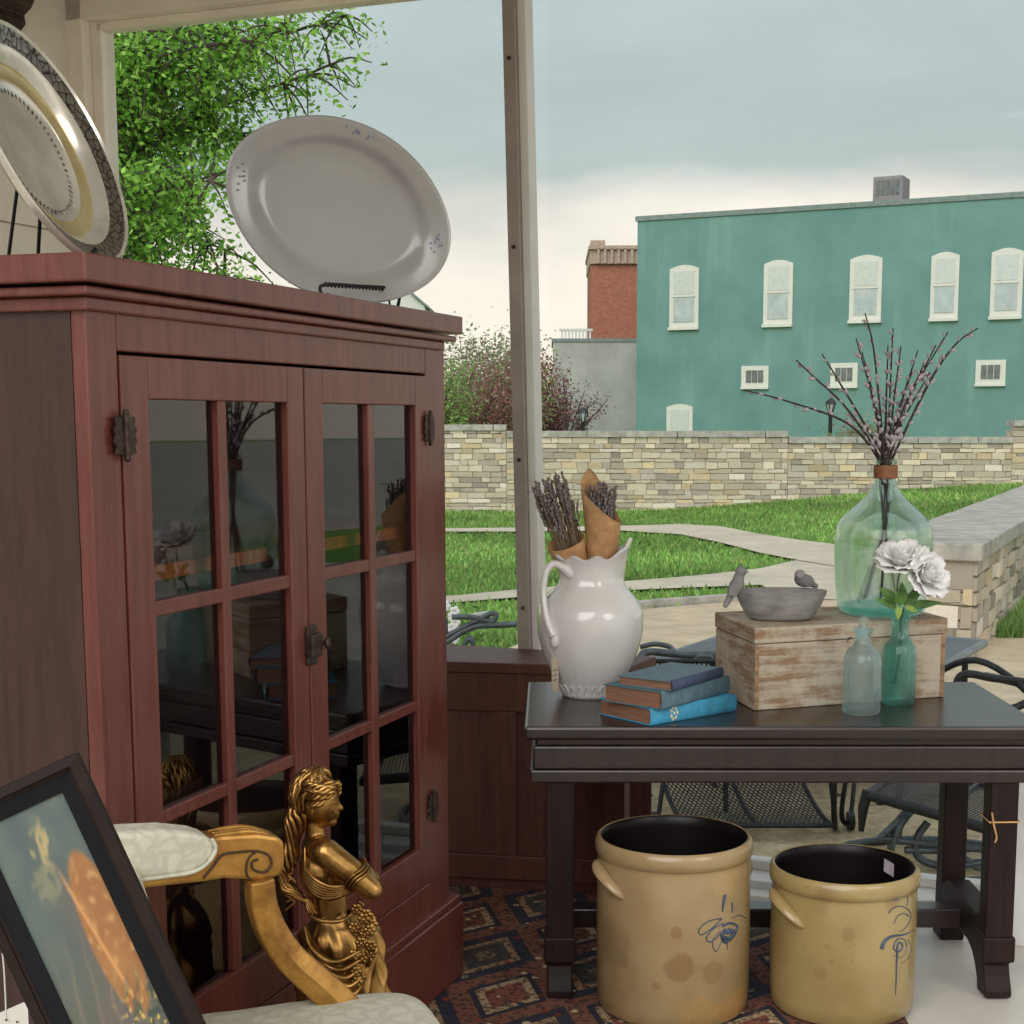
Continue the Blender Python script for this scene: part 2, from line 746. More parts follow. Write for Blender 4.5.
b.add([V(5, -60, G + .02), V(110, -60, G + .02), V(110, 200, G + .02), V(58, 120, G + .02), V(15.5, 31, G + .02), V(8, 12.4, G + .02), V(5.2, 10.5, G + .02)], [(0, 1, 2, 3, 4, 5, 6)])
struct(b.build('street_pavement', plain('asphalt', (186, 178, 166), .95, var=.1, scale=1.2)))
# aggregate area right outside the window
b = MB()
b.add([V(-3, 5.9, G + .036), V(-1.6, 9.2, G + .036), V(1.2, 9.6, G + .036), V(6, 8.6, G + .036), V(8, 3, G + .036), V(2.2, 4.5, G + .036)], [(5, 4, 3, 2, 1, 0)])
struct(b.build('patio_ground', M_gravel))


def strip(rows, name, mat, dz):
    b = MB()
    pts = []
    for (x, y0, y1) in rows:
        a, c = az(x, y0, G), az(x, y1, G)
        for k in range(5):
            p = a.lerp(c, k / 4)
            p.z = ground_h(p.x, p.y) + dz
            pts.append(p)
    fs = [(i * 5 + k, i * 5 + k + 1, i * 5 + k + 6, i * 5 + k + 5) for i in range(len(rows) - 1) for k in range(4)]
    b.add(pts, fs)
    o = b.build(name, mat, smooth=180)
    struct(o)
    return [p.to_2d() for p in [pts[i * 5] for i in range(len(rows))] + [pts[i * 5 + 4] for i in range(len(rows))][::-1]]


def dens(rows, n=4):
    out = []
    for a, c in zip(rows, rows[1:]):
        for k in range(n):
            t = k / n
            out.append(tuple(lerp(a[i], c[i], t) for i in range(3)))
    out.append(rows[-1])
    return out


pl = strip(dens(path_low), 'lower_path', M_path, .035)
pu = strip(dens(path_up), 'upper_path', M_path, .045)
# curb along the patio
b = MB()
cp = [az(x, y, G) for x, y in [(560, 630), (640, 612), (735, 604), (790, 599)]]
cp = spline(cp, 6)
for p, q in zip(cp, cp[1:]):
    d = (q - p).normalized()
    n = V(-d.y, d.x, 0) * .14
    b.hexa([p, q, q + n, p + n], [p + V(0, 0, .1), q + V(0, 0, .1), q + n + V(0, 0, .1), p + n + V(0, 0, .1)])
struct(b.build('patio_curb', M_coping))

# near stone wall running away to the right
WT = .53
A_, B_ = az(926, 544, WT), az(976, 544, WT)
C_, D_ = az(1024, 517, WT), az(1024, 491, WT)
dR = (C_ - B_).normalized()
A_.z = B_.z = 0
dirw = V(dR.x, dR.y, 0).normalized()
nrm = V(-dirw.y, dirw.x, 0)
wid = .78
A2 = B_ + nrm * wid
near_poly = [B_.to_2d(), (B_ + dirw * 18).to_2d(), (A2 + dirw * 18).to_2d(), A2.to_2d()]


def stone_courses(mb, p0, d, length, z0, z1, thick, course, stone_len, seed, tints, inward):
    rnd = random.Random(seed)
    z = z0
    while z < z1 - .01:
        h = min(rnd.uniform(*course), z1 - z)
        if z1 - (z + h) < course[0] * .5:
            h = z1 - z
        s_ = -rnd.uniform(0, stone_len[0])
        while s_ < length:
            L = rnd.uniform(*stone_len)
            a0, a1 = max(0, s_), min(length, s_ + L)
            if a1 - a0 > .02:
                g = course[0] * .09
                prot = rnd.uniform(0, .035)
                q0, q1 = p0 + d * (a0 + g), p0 + d * (a1 - g)
                c = tints[int(rnd.random() ** 1.3 * len(tints))]
                k = rnd.uniform(.85, 1.12)
                col = lin(tuple(min(255, x * k) for x in c))
                j = lambda: rnd.uniform(-g, g) * 1.6
                f0 = -inward * prot
                bb = [q0 + f0, q1 + f0, q1 + inward * thick, q0 + inward * thick]
                zb, zt = z + g, z + h - g
                mb.hexa([V(p.x, p.y, zb + j()) for p in bb], [V(p.x, p.y, zt + j()) for p in bb], col)
            s_ += L
        z += h


TINT = [(222, 208, 186), (214, 200, 178), (226, 216, 200), (208, 195, 174), (204, 190, 170), (216, 194, 160), (194, 182, 168), (172, 161, 150)]
nw = empty('low_stone_wall', (B_.x, B_.y, G))
tag(nw, 'low thick stone wall with flat coping slab beside tall grass', 'wall')
b = MB()
stone_courses(b, B_.copy(), dirw, 18, G - .05, WT - .14, .2, (.09, .17), (.2, .5), 3, TINT, nrm)
stone_courses(b, A2.copy(), -nrm, wid, G - .05, WT - .14, .2, (.12, .2), (.3, .6), 4, TINT, dirw)
stone_courses(b, A2.copy(), dirw, 18, G - .05, WT - .14, .2, (.12, .2), (.3, .6), 5, TINT, -nrm)
b.build('stone_courses', M_stone, nw, bevel=.012)
b = MB()
q = [B_ + dirw * .04 + nrm * .04, B_ + dirw * 17.9 + nrm * .04, A2 + dirw * 17.9 - nrm * .04, A2 + dirw * .04 - nrm * .04]
b.hexa([V(p.x, p.y, G) for p in q], [V(p.x, p.y, WT - .12) for p in q])
b.build('mortar_core', M_mortar, nw)
b = MB()
rr = random.Random(5)
s_ = -.06
while s_ < 17.5:
    L = rr.uniform(1.0, 1.6)
    q = [B_ + dirw * s_ - nrm * .06, B_ + dirw * (s_ + L - .012) - nrm * .06, A2 + dirw * (s_ + L - .012) + nrm * .06, A2 + dirw * s_ + nrm * .06]
    dz = rr.uniform(-.006, .006)
    b.hexa([V(p.x, p.y, WT - .14) for p in q], [V(p.x, p.y, WT + dz) for p in q])
    s_ += L
b.build('coping', M_coping, nw, bevel=.015)

# far stone wall: three runs at different heights, and a pier
FW = 33.0
fw = empty('long_stone_wall', (3, FW, G))
tag(fw, 'long pale fieldstone boundary wall across the back of the lawn', 'wall')


def fz(py):
    return ay(550, py, FW).z


runs = [(-16, -.95, fz(424.5)), (-.95, 5.2, fz(431)), (5.2, 10.1, fz(437)), (10.1, 24, fz(420))]
b = MB()
core = MB()
for i, (x0, x1, zt) in enumerate(runs):
    zt -= .13
    stone_courses(b, V(x0, FW, 0), V(1, 0, 0), x1 - x0, G - .1, zt, .25, (.07, .15), (.14, .50), 20 + i, TINT, V(0, 1, 0))
    core.box(((x0 + x1) / 2, FW + .25, (G - .1 + zt) / 2), (x1 - x0, .45, zt - G - .1))
b.build('stone_courses', M_stone, fw)
core.build('mortar_core', M_mortar, fw)
b = MB()
for i, (x0, x1, zt) in enumerate(runs):
    s_ = x0
    while s_ < x1:
        L = min(rr.uniform(1.2, 2.0), x1 - s_)
        b.box((s_ + L / 2, FW + .24, zt - .065), (L - .02, .62, .13))
        s_ += L
b.build('coping', M_coping, fw)

# grass blades, uncountable
grass_no = [patio, pl, pu, near_poly]


def blades(name, n, xr, yr, hgt, wid_, seed, cond=None, cols=None, aniso=1.0):
    rnd = random.Random(seed)
    b = MB()
    b.c = []
    k = 0
    tries = 0
    while k < n and tries < n * 6:
        tries += 1
        x = rnd.uniform(*xr)
        y = yr[0] + (yr[1] - yr[0]) * rnd.random() ** aniso
        if abs(x / y) > .45 and x < 0 or x / y > .40:
            continue
        if any(pin((x, y), P) for P in grass_no):
            continue
        if cond and not cond(x, y):
            continue
        z = ground_h(x, y)
        a = rnd.uniform(0, 2 * PI)
        h = hgt * rnd.uniform(.5, 1.25)
        w = wid_ * rnd.uniform(.6, 1.3)
        dx, dy = math.cos(a) * w, math.sin(a) * w
        lx, ly = rnd.gauss(0, h * .35), rnd.gauss(0, h * .35)
        patch = mnoise.noise(V(x * .5, y * .35, 0))
        c = cols[int(rnd.random() * len(cols))]
        kk = rnd.uniform(.8, 1.2) * (1 + .25 * patch)
        col = lin(tuple(min(255, q * kk) for q in c))
        i = len(b.v)
        b.v += [(x - dx, y - dy, z), (x + dx, y + dy, z), (x + lx, y + ly, z + h)]
        b.f.append((i, i + 1, i + 2))
        b.c += [col] * 3
        k += 1
    o = b.build(name, M_leaf)
    o['kind'] = 'stuff'
    return o


GC = [(126, 164, 84), (144, 180, 98), (116, 152, 78), (160, 194, 112), (136, 172, 90), (166, 172, 112)]
o = blades('lawn_grass', 70000, (-9, 15), (8.5, FW), .075, .022, 11, cond=lambda x, y: not (x > 2.9 and y < 20 and x > B_.x + (y - B_.y) * dirw.x / dirw.y - .2), cols=GC, aniso=1.3)
tag(o, 'bright green mown grass between the curving paths', 'grass')
o = blades('tall_grass', 14000, (B_.x, 8), (P2((1024, 641)).y, 22), .17, .014, 12, cond=lambda x, y: x > B_.x + (y - B_.y) * dirw.x / dirw.y + .03, cols=GC, aniso=1.6)
tag(o, 'longer green grass to the right of the low stone wall', 'grass')

# teal building: facade plane through p0 with direction e
e3 = ray(-2536, 421)
eb = Vector((-e3.x, -e3.y)).normalized()
pB = ay(636, 430, 52.0)
pB0 = (pB.x, pB.y)
nb = Vector((-eb.y, eb.x))          # away from the camera
if nb.y < 0:
    nb = -nb


def fac(px, py, off=0.0):
    P, t = apl(px, py, (pB0[0] - nb.x * off, pB0[1] - nb.y * off), eb)
    return P, t


def bpt(t, z, off=0.0):
    return V(pB0[0] + eb.x * t - nb.x * off, pB0[1] + eb.y * t - nb.y * off, z)


def mteal():
    t = NT('teal_painted_brick')
    v = t.mapping()
    f = t.noise(v, .7, 6, .65)
    c = t.ramp(f, [(.3, (100, 138, 134)), (.7, (118, 153, 148))])
    g = t.noise(t.mapping((1, 1, .12)), 1.6, 4, .6)
    c = t.mix(t.ramp(g, [(.55, 0.0), (.75, 0.5)]), c, (132, 170, 163))
    s2 = t.voro(v, 3.2, 'F1', 'Distance')
    c = t.mix(t.ramp(s2, [(.05, .6), (.08, 0.0)]), c, (150, 182, 174))
    return t.fin(c, .85, 0, .2)


M_tealwall = mteal()
M_bwin = plain('building_window_paint', (216, 214, 206), .6, var=.03)
M_bglass = plain('blind_behind_glass', (178, 186, 186), .4, var=.08, scale=3)
M_bdark = plain('dark_window_glass', (104, 110, 108), .25, var=.2)
M_roofedge = plain('roof_flashing', (120, 132, 130), .7)
zt = fac(636, 219)[0].z
tb = empty('teal_building', bpt(0, G))
tag(tb, 'two-storey teal painted brick building with five tall white sash windows', 'building')
b = MB()
b.hexa([bpt(0, G - .5), bpt(24, G - .5), bpt(24, G - .5, -14), bpt(0, G - .5, -14)], [bpt(0, zt), bpt(24, zt), bpt(24, zt, -14), bpt(0, zt, -14)])
b.build('facade', M_tealwall, tb)
b = MB()
b.hexa([bpt(-.06, zt - .08, .06), bpt(24, zt - .08, .06), bpt(24, zt - .08, -14), bpt(-.06, zt - .08, -14)], [bpt(-.06, zt + .08, .06), bpt(24, zt + .08, .06), bpt(24, zt + .08, -14), bpt(-.06, zt + .08, -14)])
b.build('parapet_cap', M_roofedge, tb)
Mfac = Matrix(((eb.x, nb.x, 0), (eb.y, nb.y, 0), (0, 0, 1)))


def arch_prism(mb, t0, t1, z0, z1, off0, off1, arch):
    """block on the facade with a segmental arched top"""
    pts = [(t0, z0), (t1, z0), (t1, z1 - arch)]
    for k in range(1, 8):
        s = k / 8
        pts.append((lerp(t1, t0, s), z1 - arch + arch * math.sin(PI * s)))
    pts.append((t0, z1 - arch))
    d = bpt(0, 0, off1) - bpt(0, 0, off0)
    mb.prism([bpt(a, z, off0) for a, z in pts], d)


def bwindow(x0, y0, x1, y1, kind):
    xm, ym = (x0 + x1) / 2, (y0 + y1) / 2
    t0, t1 = fac(x0, ym)[1], fac(x1, ym)[1]
    z1, z0 = fac(xm, y0)[0].z, fac(xm, y1)[0].z
    w = MB()
    if kind == 'tall':
        arch_prism(w, t0, t1, z0, z1, -.05, .05, .12)
        w.box(bpt((t0 + t1) / 2, z0 - .05, .06), (t1 - t0 + .04, .16, .1), Mfac)
    elif kind == 'door':
        arch_prism(w, t0, t1, z0, z1, -.05, .05, .1)
    else:
        w.box(bpt((t0 + t1) / 2, (z0 + z1) / 2, .02), (t1 - t0, .12, z1 - z0), Mfac)
        w.box(bpt((t0 + t1) / 2, z0 - .03, .06), (t1 - t0 + .02, .14, .08), Mfac)
    o = w.build('window', M_bwin, tb)
    W, Hh = t1 - t0, z1 - z0
    if kind == 'tall':
        zm = z0 + Hh * .5
        for za, zb, mt in ((z0 + .16, zm - .04, M_bglass), (zm + .06, z1 - .2, M_bglass2)):
            p = MB()
            p.box(bpt((t0 + t1) / 2, (za + zb) / 2, .06), (W * .70, .03, zb - za), Mfac)
            p.build('pane', mt, o)
        p = MB()
        p.box(bpt((t0 + t1) / 2, zm, .07), (W * .78, .05, .07), Mfac)
        p.build('meeting_rail', M_bwin, o)
    elif kind == 'door':
        p = MB()
        p.box(bpt((t0 + t1) / 2, z0 + Hh * .4, .06), (W * .7, .03, Hh * .8), Mfac)
        p.build('pane', M_bglass2, o)
    else:
        for k in range(3):
            p = MB()
            p.box(bpt(t0 + W * (.28 + .22 * k), (z0 + z1) / 2, .09), (W * .19, .03, Hh * .58), Mfac)
            p.build('pane', M_bdark, o)


M_bglass2 = plain('white_blind', (200, 204, 200), .5, var=.04)
for r in ((670, 265, 699, 327), (764, 260, 793, 324), (850, 255, 882, 320), (931, 252, 959, 318), (991, 248, 1023, 316), (1066, 243, 1098, 312)):
    bwindow(*r, 'tall')
for r in ((742, 366, 769, 387), (831, 363, 858, 386), (976, 360, 1006, 384)):
    bwindow(*r, 'low')
bwindow(667, 404, 693, 432, 'door')

# rooftop unit
P, t = fac(881, 205)
P2_, t2 = fac(881, 178)
hv = empty('rooftop_unit', bpt(t, zt, -1.5))
tag(hv, 'small grey louvred air conditioning unit on the teal building roof', 'air conditioner')
b = MB()
b.box(bpt(t, zt + .52, -1.3), (.95, 1.0, .86), Mfac)
b.build('casing', M_greyclay, hv, bevel=.03)
b = MB()
for k in range(5):
    b.box(bpt(t - .32 + .16 * k, zt + .6, -.79), (.10, .05, .45), Mfac)
b.build('grille', M_bdark, hv)
b = MB()
b.box(bpt(t, zt + .09, -1.3), (.9, .8, .1), Mfac)
b.build('curb_base', M_roofedge, hv)

# grey block building, red brick building, white rail
def brickmat():
    t = NT('red_brick')
    br = t.n.new('ShaderNodeTexBrick')
    t.link(t.mapping((1, 1, 1), (PI / 2, 0, 0)), br.inputs['Vector'])
    br.inputs['Color1'].default_value = lin((172, 108, 88))
    br.inputs['Color2'].default_value = lin((154, 92, 76))
    br.inputs['Mortar'].default_value = lin((168, 134, 118))
    br.inputs['Scale'].default_value = 3.2
    br.inputs['Mortar Size'].default_value = .012
    return t.fin(br.outputs[0], .9, 0, .2)


M_brick = brickmat()
M_block = plain('grey_block_paint', (172, 170, 166), .85, var=.07, scale=1.3)
M_parapet = plain('sandstone_parapet', (176, 152, 136), .85, var=.1)
Yg = 56.0
a, c = ay(553, 341, Yg), ay(640, 430, Yg)
gb = empty('grey_block_building', (a.x, Yg, G))
tag(gb, 'plain pale grey flat-roofed building left of the teal one', 'building')
b = MB()
b.box(((a.x + c.x) / 2 + .3, Yg + 2.5, (a.z + G) / 2 - .2), (c.x - a.x + .6, 5, a.z - G + .4))
b.build('block_wall', M_block, gb)
b = MB()
b.box(((a.x + c.x) / 2 + .3, Yg + 2.5, a.z + .03), (c.x - a.x + .7, 5.1, .12))
b.build('roof', M_roofedge, gb)
ra = empty('roof_railing', (a.x, Yg + 1, a.z + .09))
tag(ra, 'short white picket railing on the grey flat roof', 'railing')
p0, p1 = ay(562, 330, Yg + .6), ay(590, 330, Yg + .6)
for k in range(9):
    b = MB()
    x = lerp(p0.x, p1.x, k / 8)
    b.box((x, Yg + .6, (a.z + .09 + p0.z) / 2), (.07, .07, p0.z - a.z - .09))
    b.build('baluster', M_whiteframe, ra)
b = MB()
b.box(((p0.x + p1.x) / 2, Yg + .6, p0.z), (p1.x - p0.x + .2, .12, .09))
b.build('handrail', M_whiteframe, ra)
Yr = 64.0
a, c = ay(591, 248, Yr), ay(645, 345, Yr)
rb = empty('red_brick_building', (a.x, Yr, G))
tag(rb, 'tall narrow red brick building with a stepped stone parapet', 'building')
b = MB()
zc = ay(591, 264, Yr).z
b.box(((a.x + c.x) / 2, Yr + 3, (zc + G) / 2 - .2), (c.x - a.x, 6, zc - G + .4))
b.build('brick_wall', M_brick, rb)
b = MB()
b.box(((a.x + c.x) / 2, Yr + 2.95, (zc + a.z) / 2), (c.x - a.x + .1, 6.2, a.z - zc))
b.box((a.x + .3, Yr + 1, a.z + .1), (.6, 1.4, .5))
for k in range(9):
    b.box((a.x + .3 + k * .28, Yr - .2, zc + .3), (.1, .2, .6))
b.box(((a.x + c.x) / 2, Yr + 2.9, a.z), (c.x - a.x + .2, 6.4, .15))
b.build('parapet', M_parapet, rb)

# distant white gabled house seen just above the cabinet
Yh = 70.0
p = ay(414, 304, Yh)
wh = empty('white_house', (p.x, Yh, G))
tag(wh, 'distant white gabled house just behind the tilted oval platter', 'house')
b = MB()
pts = [V(p.x - 1.6, Yh, G), V(p.x + .5, Yh, G), V(p.x + .5, Yh, p.z - .1), V(p.x - .3, Yh, p.z + .55), V(p.x - 1.6, Yh, p.z + .1)]
b.prism(pts, (0, 5, 0))
b.build('siding', M_whiteframe, wh)
b = MB()
b.prism([V(p.x + .65, Yh - .2, p.z - .2), V(p.x + .65, Yh - .2, p.z - .08), V(p.x - .3, Yh - .2, p.z + .72), V(p.x - .3, Yh - .2, p.z + .58)], (0, 5.4, 0))
b.build('roof', M_roofedge, wh)


# lamp posts
def lamp_post(px, py_top, Y, label):
    top = ay(px, py_top, Y)
    r = empty('lamp_post', (top.x, Y, ground_h(top.x, Y)))
    tag(r, label, 'street lamp')
    z0 = G
    b = MB()
    b.lathe([(.001, z0), (.14, z0), (.12, z0 + .5), (.055, z0 + .6), (.05, top.z - .4), (.07, top.z - .36), (.001, top.z - .36)], (top.x, Y, 0), 12)
    b.build('pole', M_iron, r, smooth=40)
    b = MB()
    b.lathe([(.05, top.z - .36), (.12, top.z - .14), (.001, top.z - .14)], (top.x, Y, 0), 6)
    b.build('lantern_glass', M_bglass, r)
    b = MB()
    b.lathe([(.14, top.z - .15), (.11, top.z - .07), (.03, top.z - .01), (.001, top.z)], (top.x, Y, 0), 6)
    for k in range(6):
        a = 2 * PI * k / 6
        b.tube([(top.x + .05 * math.cos(a), Y + .05 * math.sin(a), top.z - .36), (top.x + .125 * math.cos(a), Y + .125 * math.sin(a), top.z - .14)], .014, 5)
    b.build('lantern_cage', M_iron, r)


lamp_post(831, 398, 38, 'black lantern street lamp in front of the teal building')
lamp_post(583, 407, 38, 'small black lantern street lamp in front of the grey building')


# ---------------------------------------------------------------- trees
def tree(name, label, base, limbs, leaf_fn, trunk_r, group=None, trunk_to=None, mat=M_bark):
    r = empty(name, base)
    tag(r, label, 'tree', group)
    tb_ = MB()
    lf = MB()
    lf.c = []
    tb_.tube(spline([base, Vector(base).lerp(trunk_to, .5) + V(.1, 0, 0), trunk_to], 4), [lerp(trunk_r, trunk_r * .6, i / 8) for i in range(9)], 8)
    leaf_fn(tb_, lf, limbs)
    tb_.build('trunk', mat, r, smooth=60)
    lf.build('foliage', M_leaf, r)
    return r


def add_leaf(lf, p, s, col, rnd):
    a = V(rnd.gauss(0, 1), rnd.gauss(0, 1), rnd.gauss(0, .7)).normalized()
    b_ = a.cross(V(rnd.gauss(0, 1), rnd.gauss(0, 1), rnd.gauss(0, 1))).normalized()
    i = len(lf.v)
    lf.v += [tuple(p - a * s), tuple(p + b_ * s * .5), tuple(p + a * s), tuple(p - b_ * s * .5)]
    lf.f.append((i, i + 1, i + 2, i + 3))
    lf.c += [col] * 4


def big_tree_leaves(tb_, lf, limbs):
    rnd = random.Random(42)
    cols = [(136, 190, 78), (158, 208, 92), (116, 168, 66), (182, 224, 120), (146, 198, 84), (98, 148, 58)]
    for (p0, p1, dn, rad) in limbs:
        p0, p1 = Vector(p0), Vector(p1)
        mid = p0.lerp(p1, .5) + V(0, 0, (p1 - p0).length * .12)
        path = spline([p0, mid, p1], 8)
        n = len(path)
        tb_.tube(path, [lerp(.05, .008, i / (n - 1)) for i in range(n)], 6)
        for i in range(3, n):
            for k in range(5):
                st = path[i]
                L = rad * rnd.uniform(.5, 1.1)
                d = V(rnd.gauss(.25, .8), rnd.gauss(0, .8), rnd.gauss(-.1, .6)).normalized() * L
                end = st + d + V(0, 0, -.25 * L)
                tw = spline([st, st + d * .5, end], 4)
                tb_.tube(tw, [lerp(.012, .004, q / 8) for q in range(9)], 4)
                for q in tw[2:]:
                    for m in range(max(1, int(dn * .95 + rnd.random()))):
                        p = q + V(rnd.gauss(0, .085), rnd.gauss(0, .09), rnd.gauss(-.02, .055))
                        c = cols[int(rnd.random() * 6)]
                        kk = rnd.uniform(.85, 1.15)
                        add_leaf(lf, p, rnd.uniform(.020, .037), lin(tuple(min(255, x * kk) for x in c)), rnd)


Yt_ = 12.0
tp = ay(20, 300, Yt_)
limbs = []
rn = random.Random(9)
root = V(tp.x - .6, Yt_ + .3, 2.0)
for (px, py, dn, rad) in [(150, 60, 9, .6), (200, 110, 9, .6), (140, 150, 10, .6), (175, 200, 9, .55), (150, 260, 8, .5), (210, 180, 8, .5),
                          (240, 60, 8, .5), (225, 250, 5, .45), (285, 30, 5, .5), (330, 65, 3, .42), (190, 20, 9, .6),
                          (250, 140, 5, .4), (345, 15, 3, .42), (260, -60, 6, .6), (120, 90, 10, .6), (130, 210, 9, .6), (170, 300, 6, .5), (230, 285, 2, .4), (140, 330, 6, .5),
                          (60, 100, 7, .7), (20, -40, 7, .8), (160, -80, 8, .8), (-60, 60, 6, .9), (60, 260, 7, .6), (-150, 150, 6, .9), (340, -100, 4, .5)]:
    Y = Yt_ + rn.uniform(-.7, .9)
    limbs.append((root + V(rn.uniform(-.1, .2), 0, rn.uniform(0, 1.6)), ay(px, py, Y), dn, rad))
tree('leafy_tree', 'large spring-green leafy tree outside the window behind the cabinet', (root.x, root.y, G), limbs, big_tree_leaves, .22, trunk_to=root + V(0, 0, 1.6))


def bush_leaves(cols, size, count, spread):
    def fn(tb_, lf, limbs):
        rnd = random.Random(int(limbs[0][1][0] * 77) + count)
        for (p0, p1) in limbs:
            p0, p1 = Vector(p0), Vector(p1)
            path = spline([p0, p0.lerp(p1, .5) + V(rnd.uniform(-.2, .2), 0, .1), p1], 5)
            tb_.tube(path, [lerp(.035, .008, i / 10) for i in range(11)], 5)
            for m in range(count):
                q = path[rnd.randrange(3, 11)]
                p = q + V(rnd.gauss(0, spread), rnd.gauss(0, spread), rnd.gauss(0, spread * .75))
                c = cols[int(rnd.random() * len(cols))]
                kk = rnd.uniform(.8, 1.2)
                add_leaf(lf, p, rnd.uniform(size * .6, size * 1.3), lin(tuple(min(255, x * kk) for x in c)), rnd)
    return fn


MAROON = [(150, 98, 98), (168, 118, 112), (128, 84, 84), (140, 118, 92), (176, 140, 128)]
GREENM = [(128, 158, 84), (150, 176, 100), (108, 140, 70), (168, 186, 124)]
PALE = [(158, 164, 132), (176, 178, 150), (142, 152, 118), (168, 140, 128)]


def midtree(label, px, py_top, Y, w, cols, cnt=160, size=.05, nl=11, sp=.33, seed=1):
    rnd = random.Random(seed)
    top = ay(px, py_top, Y)
    base = V(top.x, Y, ground_h(top.x, Y))
    fork = base + V(0, 0, .9)
    lb = []
    for k in range(nl):
        a = rnd.uniform(-1, 1)
        zz = lerp(1.2, top.z - .2, min(1, rnd.uniform(.1, 1.15) * (1 - .35 * abs(a)) + .1))
        lb.append((fork, V(top.x + a * w, Y + rnd.uniform(-.6, .6), zz)))
    tree('background_tree', label, base, lb, bush_leaves(cols, size, int(cnt * 2.2), sp), .1, trunk_to=fork)


midtree('bright green leafy tree right behind the cabinet edge, beyond the stone wall', 440, 360, 36, .9, GREENM, 230, seed=3)
midtree('reddish-pink budding tree behind the long stone wall', 478, 345, 38, 1.2, MAROON, 260, seed=4)
midtree('mixed olive and pink tree beside the window post, beyond the stone wall', 508, 345, 40, 1.0, MAROON[:2] + GREENM[:2] + PALE, 260, seed=5)
midtree('hazy pale grey-green tree rising highest behind the pink trees', 480, 336, 50, 2.4, PALE, 380, .07, 18, .45, seed=6)
midtree('narrow dark red leafed tree touching the grey building corner', 550, 355, 42, .55, [(138, 84, 82), (150, 100, 92), (116, 72, 70)], 200, seed=8, sp=.25)
# redbud with flat spreading twigs
top = ay(575, 380, 40)
lb = []
base = V(ay(562, 420, 40).x, 40, G)
for px, py in [(562, 372), (572, 395), (585, 390), (598, 398), (608, 399), (600, 410), (590, 402), (560, 388), (578, 404), (566, 380)]:
    lb.append((base + V(.05, 0, 1.2), ay(px, py, 40 + rn.uniform(-.5, .5))))
tree('redbud_tree', 'small spreading redbud with dark pink buds before the grey building', base, lb, bush_leaves([(136, 92, 104), (120, 76, 88), (150, 110, 116)], .045, 60, .13), .05, trunk_to=base + V(.05, 0, 1.2))
b = MB()
b.c = []
rnd = random.Random(77)
p = ay(865, 432, 36)
for m in range(900):
    q = V(p.x + rnd.gauss(0, .45), 36 + rnd.gauss(0, .2), p.z - .45 + abs(rnd.gauss(0, .35)))
    add_leaf(b, q, .07, lin(rnd.choice(PALE)), rnd)
for k in range(6):
    b.tube([(p.x + rnd.uniform(-.1, .1), 36, ground_h(p.x, 36)), (p.x + rnd.uniform(-.4, .4), 36, p.z - .1)], .02, 5, col=lin((90, 76, 60)))
o = b.build('shrub', M_leaf, loc=(p.x, 36, G))
tag(o, 'low twiggy shrub just behind the far stone wall by the lamp', 'shrub')


# ================================================================ SHOP SHELL
dw = Vector((.934, -.357)).normalized()     # direction along the big window, to the right
w0 = Vector((1.182, 4.635))
nwv = Vector((-dw.y, dw.x))                 # outward
if nwv.y < 0:
    nwv = -nwv


def wp(t, z, off=0.0):
    return V(w0.x + dw.x * t + nwv.x * off, w0.y + dw.y * t + nwv.y * off, z)


Mw = Matrix(((dw.x, nwv.x, 0), (dw.y, nwv.y, 0), (0, 0, 1)))
TL = -3.02                                   # left end of the glass
TR = 3.6
# floor slab
b = MB()
fl = [wp(TL - .3, 0, .1), wp(TR, 0, .1), V(4.6, 1.0, 0), V(-3.6, 1.0, 0)]
b.hexa([p + V(0, 0, -.44) for p in fl], fl)
struct(b.build('floor', M_floor))
b = MB()
cl = [wp(TL - .3, 3.06, .25), wp(TR, 3.06, .25), V(4.6, 1.6, 3.06), V(-3.9, 1.6, 3.06)]
b.hexa(cl, [p + V(0, 0, .3) for p in cl])
struct(b.build('ceiling', M_ceil))
# left wall, perpendicular to the window, clad in wide boards
b = MB()
LW = -nwv
c0 = wp(TL - .12, 0, 0)


def lw(s, z, off=0.0):
    return V(c0.x + LW.x * s + dw.x * off, c0.y + LW.y * s + dw.y * off, z)


b.hexa([lw(-.1, 0, -.12), lw(4.4, 0, -.12), lw(4.4, 0, -.01), lw(-.1, 0, -.01)], [lw(-.1, 3.1, -.12), lw(4.4, 3.1, -.12), lw(4.4, 3.1, -.01), lw(-.1, 3.1, -.01)])
z = 0
for h in (.78, .78, .655, .83):
    b.hexa([lw(0, z + .004, -.01), lw(4.4, z + .004, -.01), lw(4.4, z + .004, .008), lw(0, z + .004, .008)],
           [lw(0, z + h - .004, -.01), lw(4.4, z + h - .004, -.01), lw(4.4, z + h - .004, .008), lw(0, z + h - .004, .008)])
    z += h
struct(b.build('wall_left', M_cream))

# window
win = struct(empty('window_1', wp(0, 0)))


def wbox(t0, t1, z0, z1, o0, o1):
    b = MB()
    b.hexa([wp(t0, z0, o0), wp(t1, z0, o0), wp(t1, z0, o1), wp(t0, z0, o1)], [wp(t0, z1, o0), wp(t1, z1, o0), wp(t1, z1, o1), wp(t0, z1, o1)])
    return b


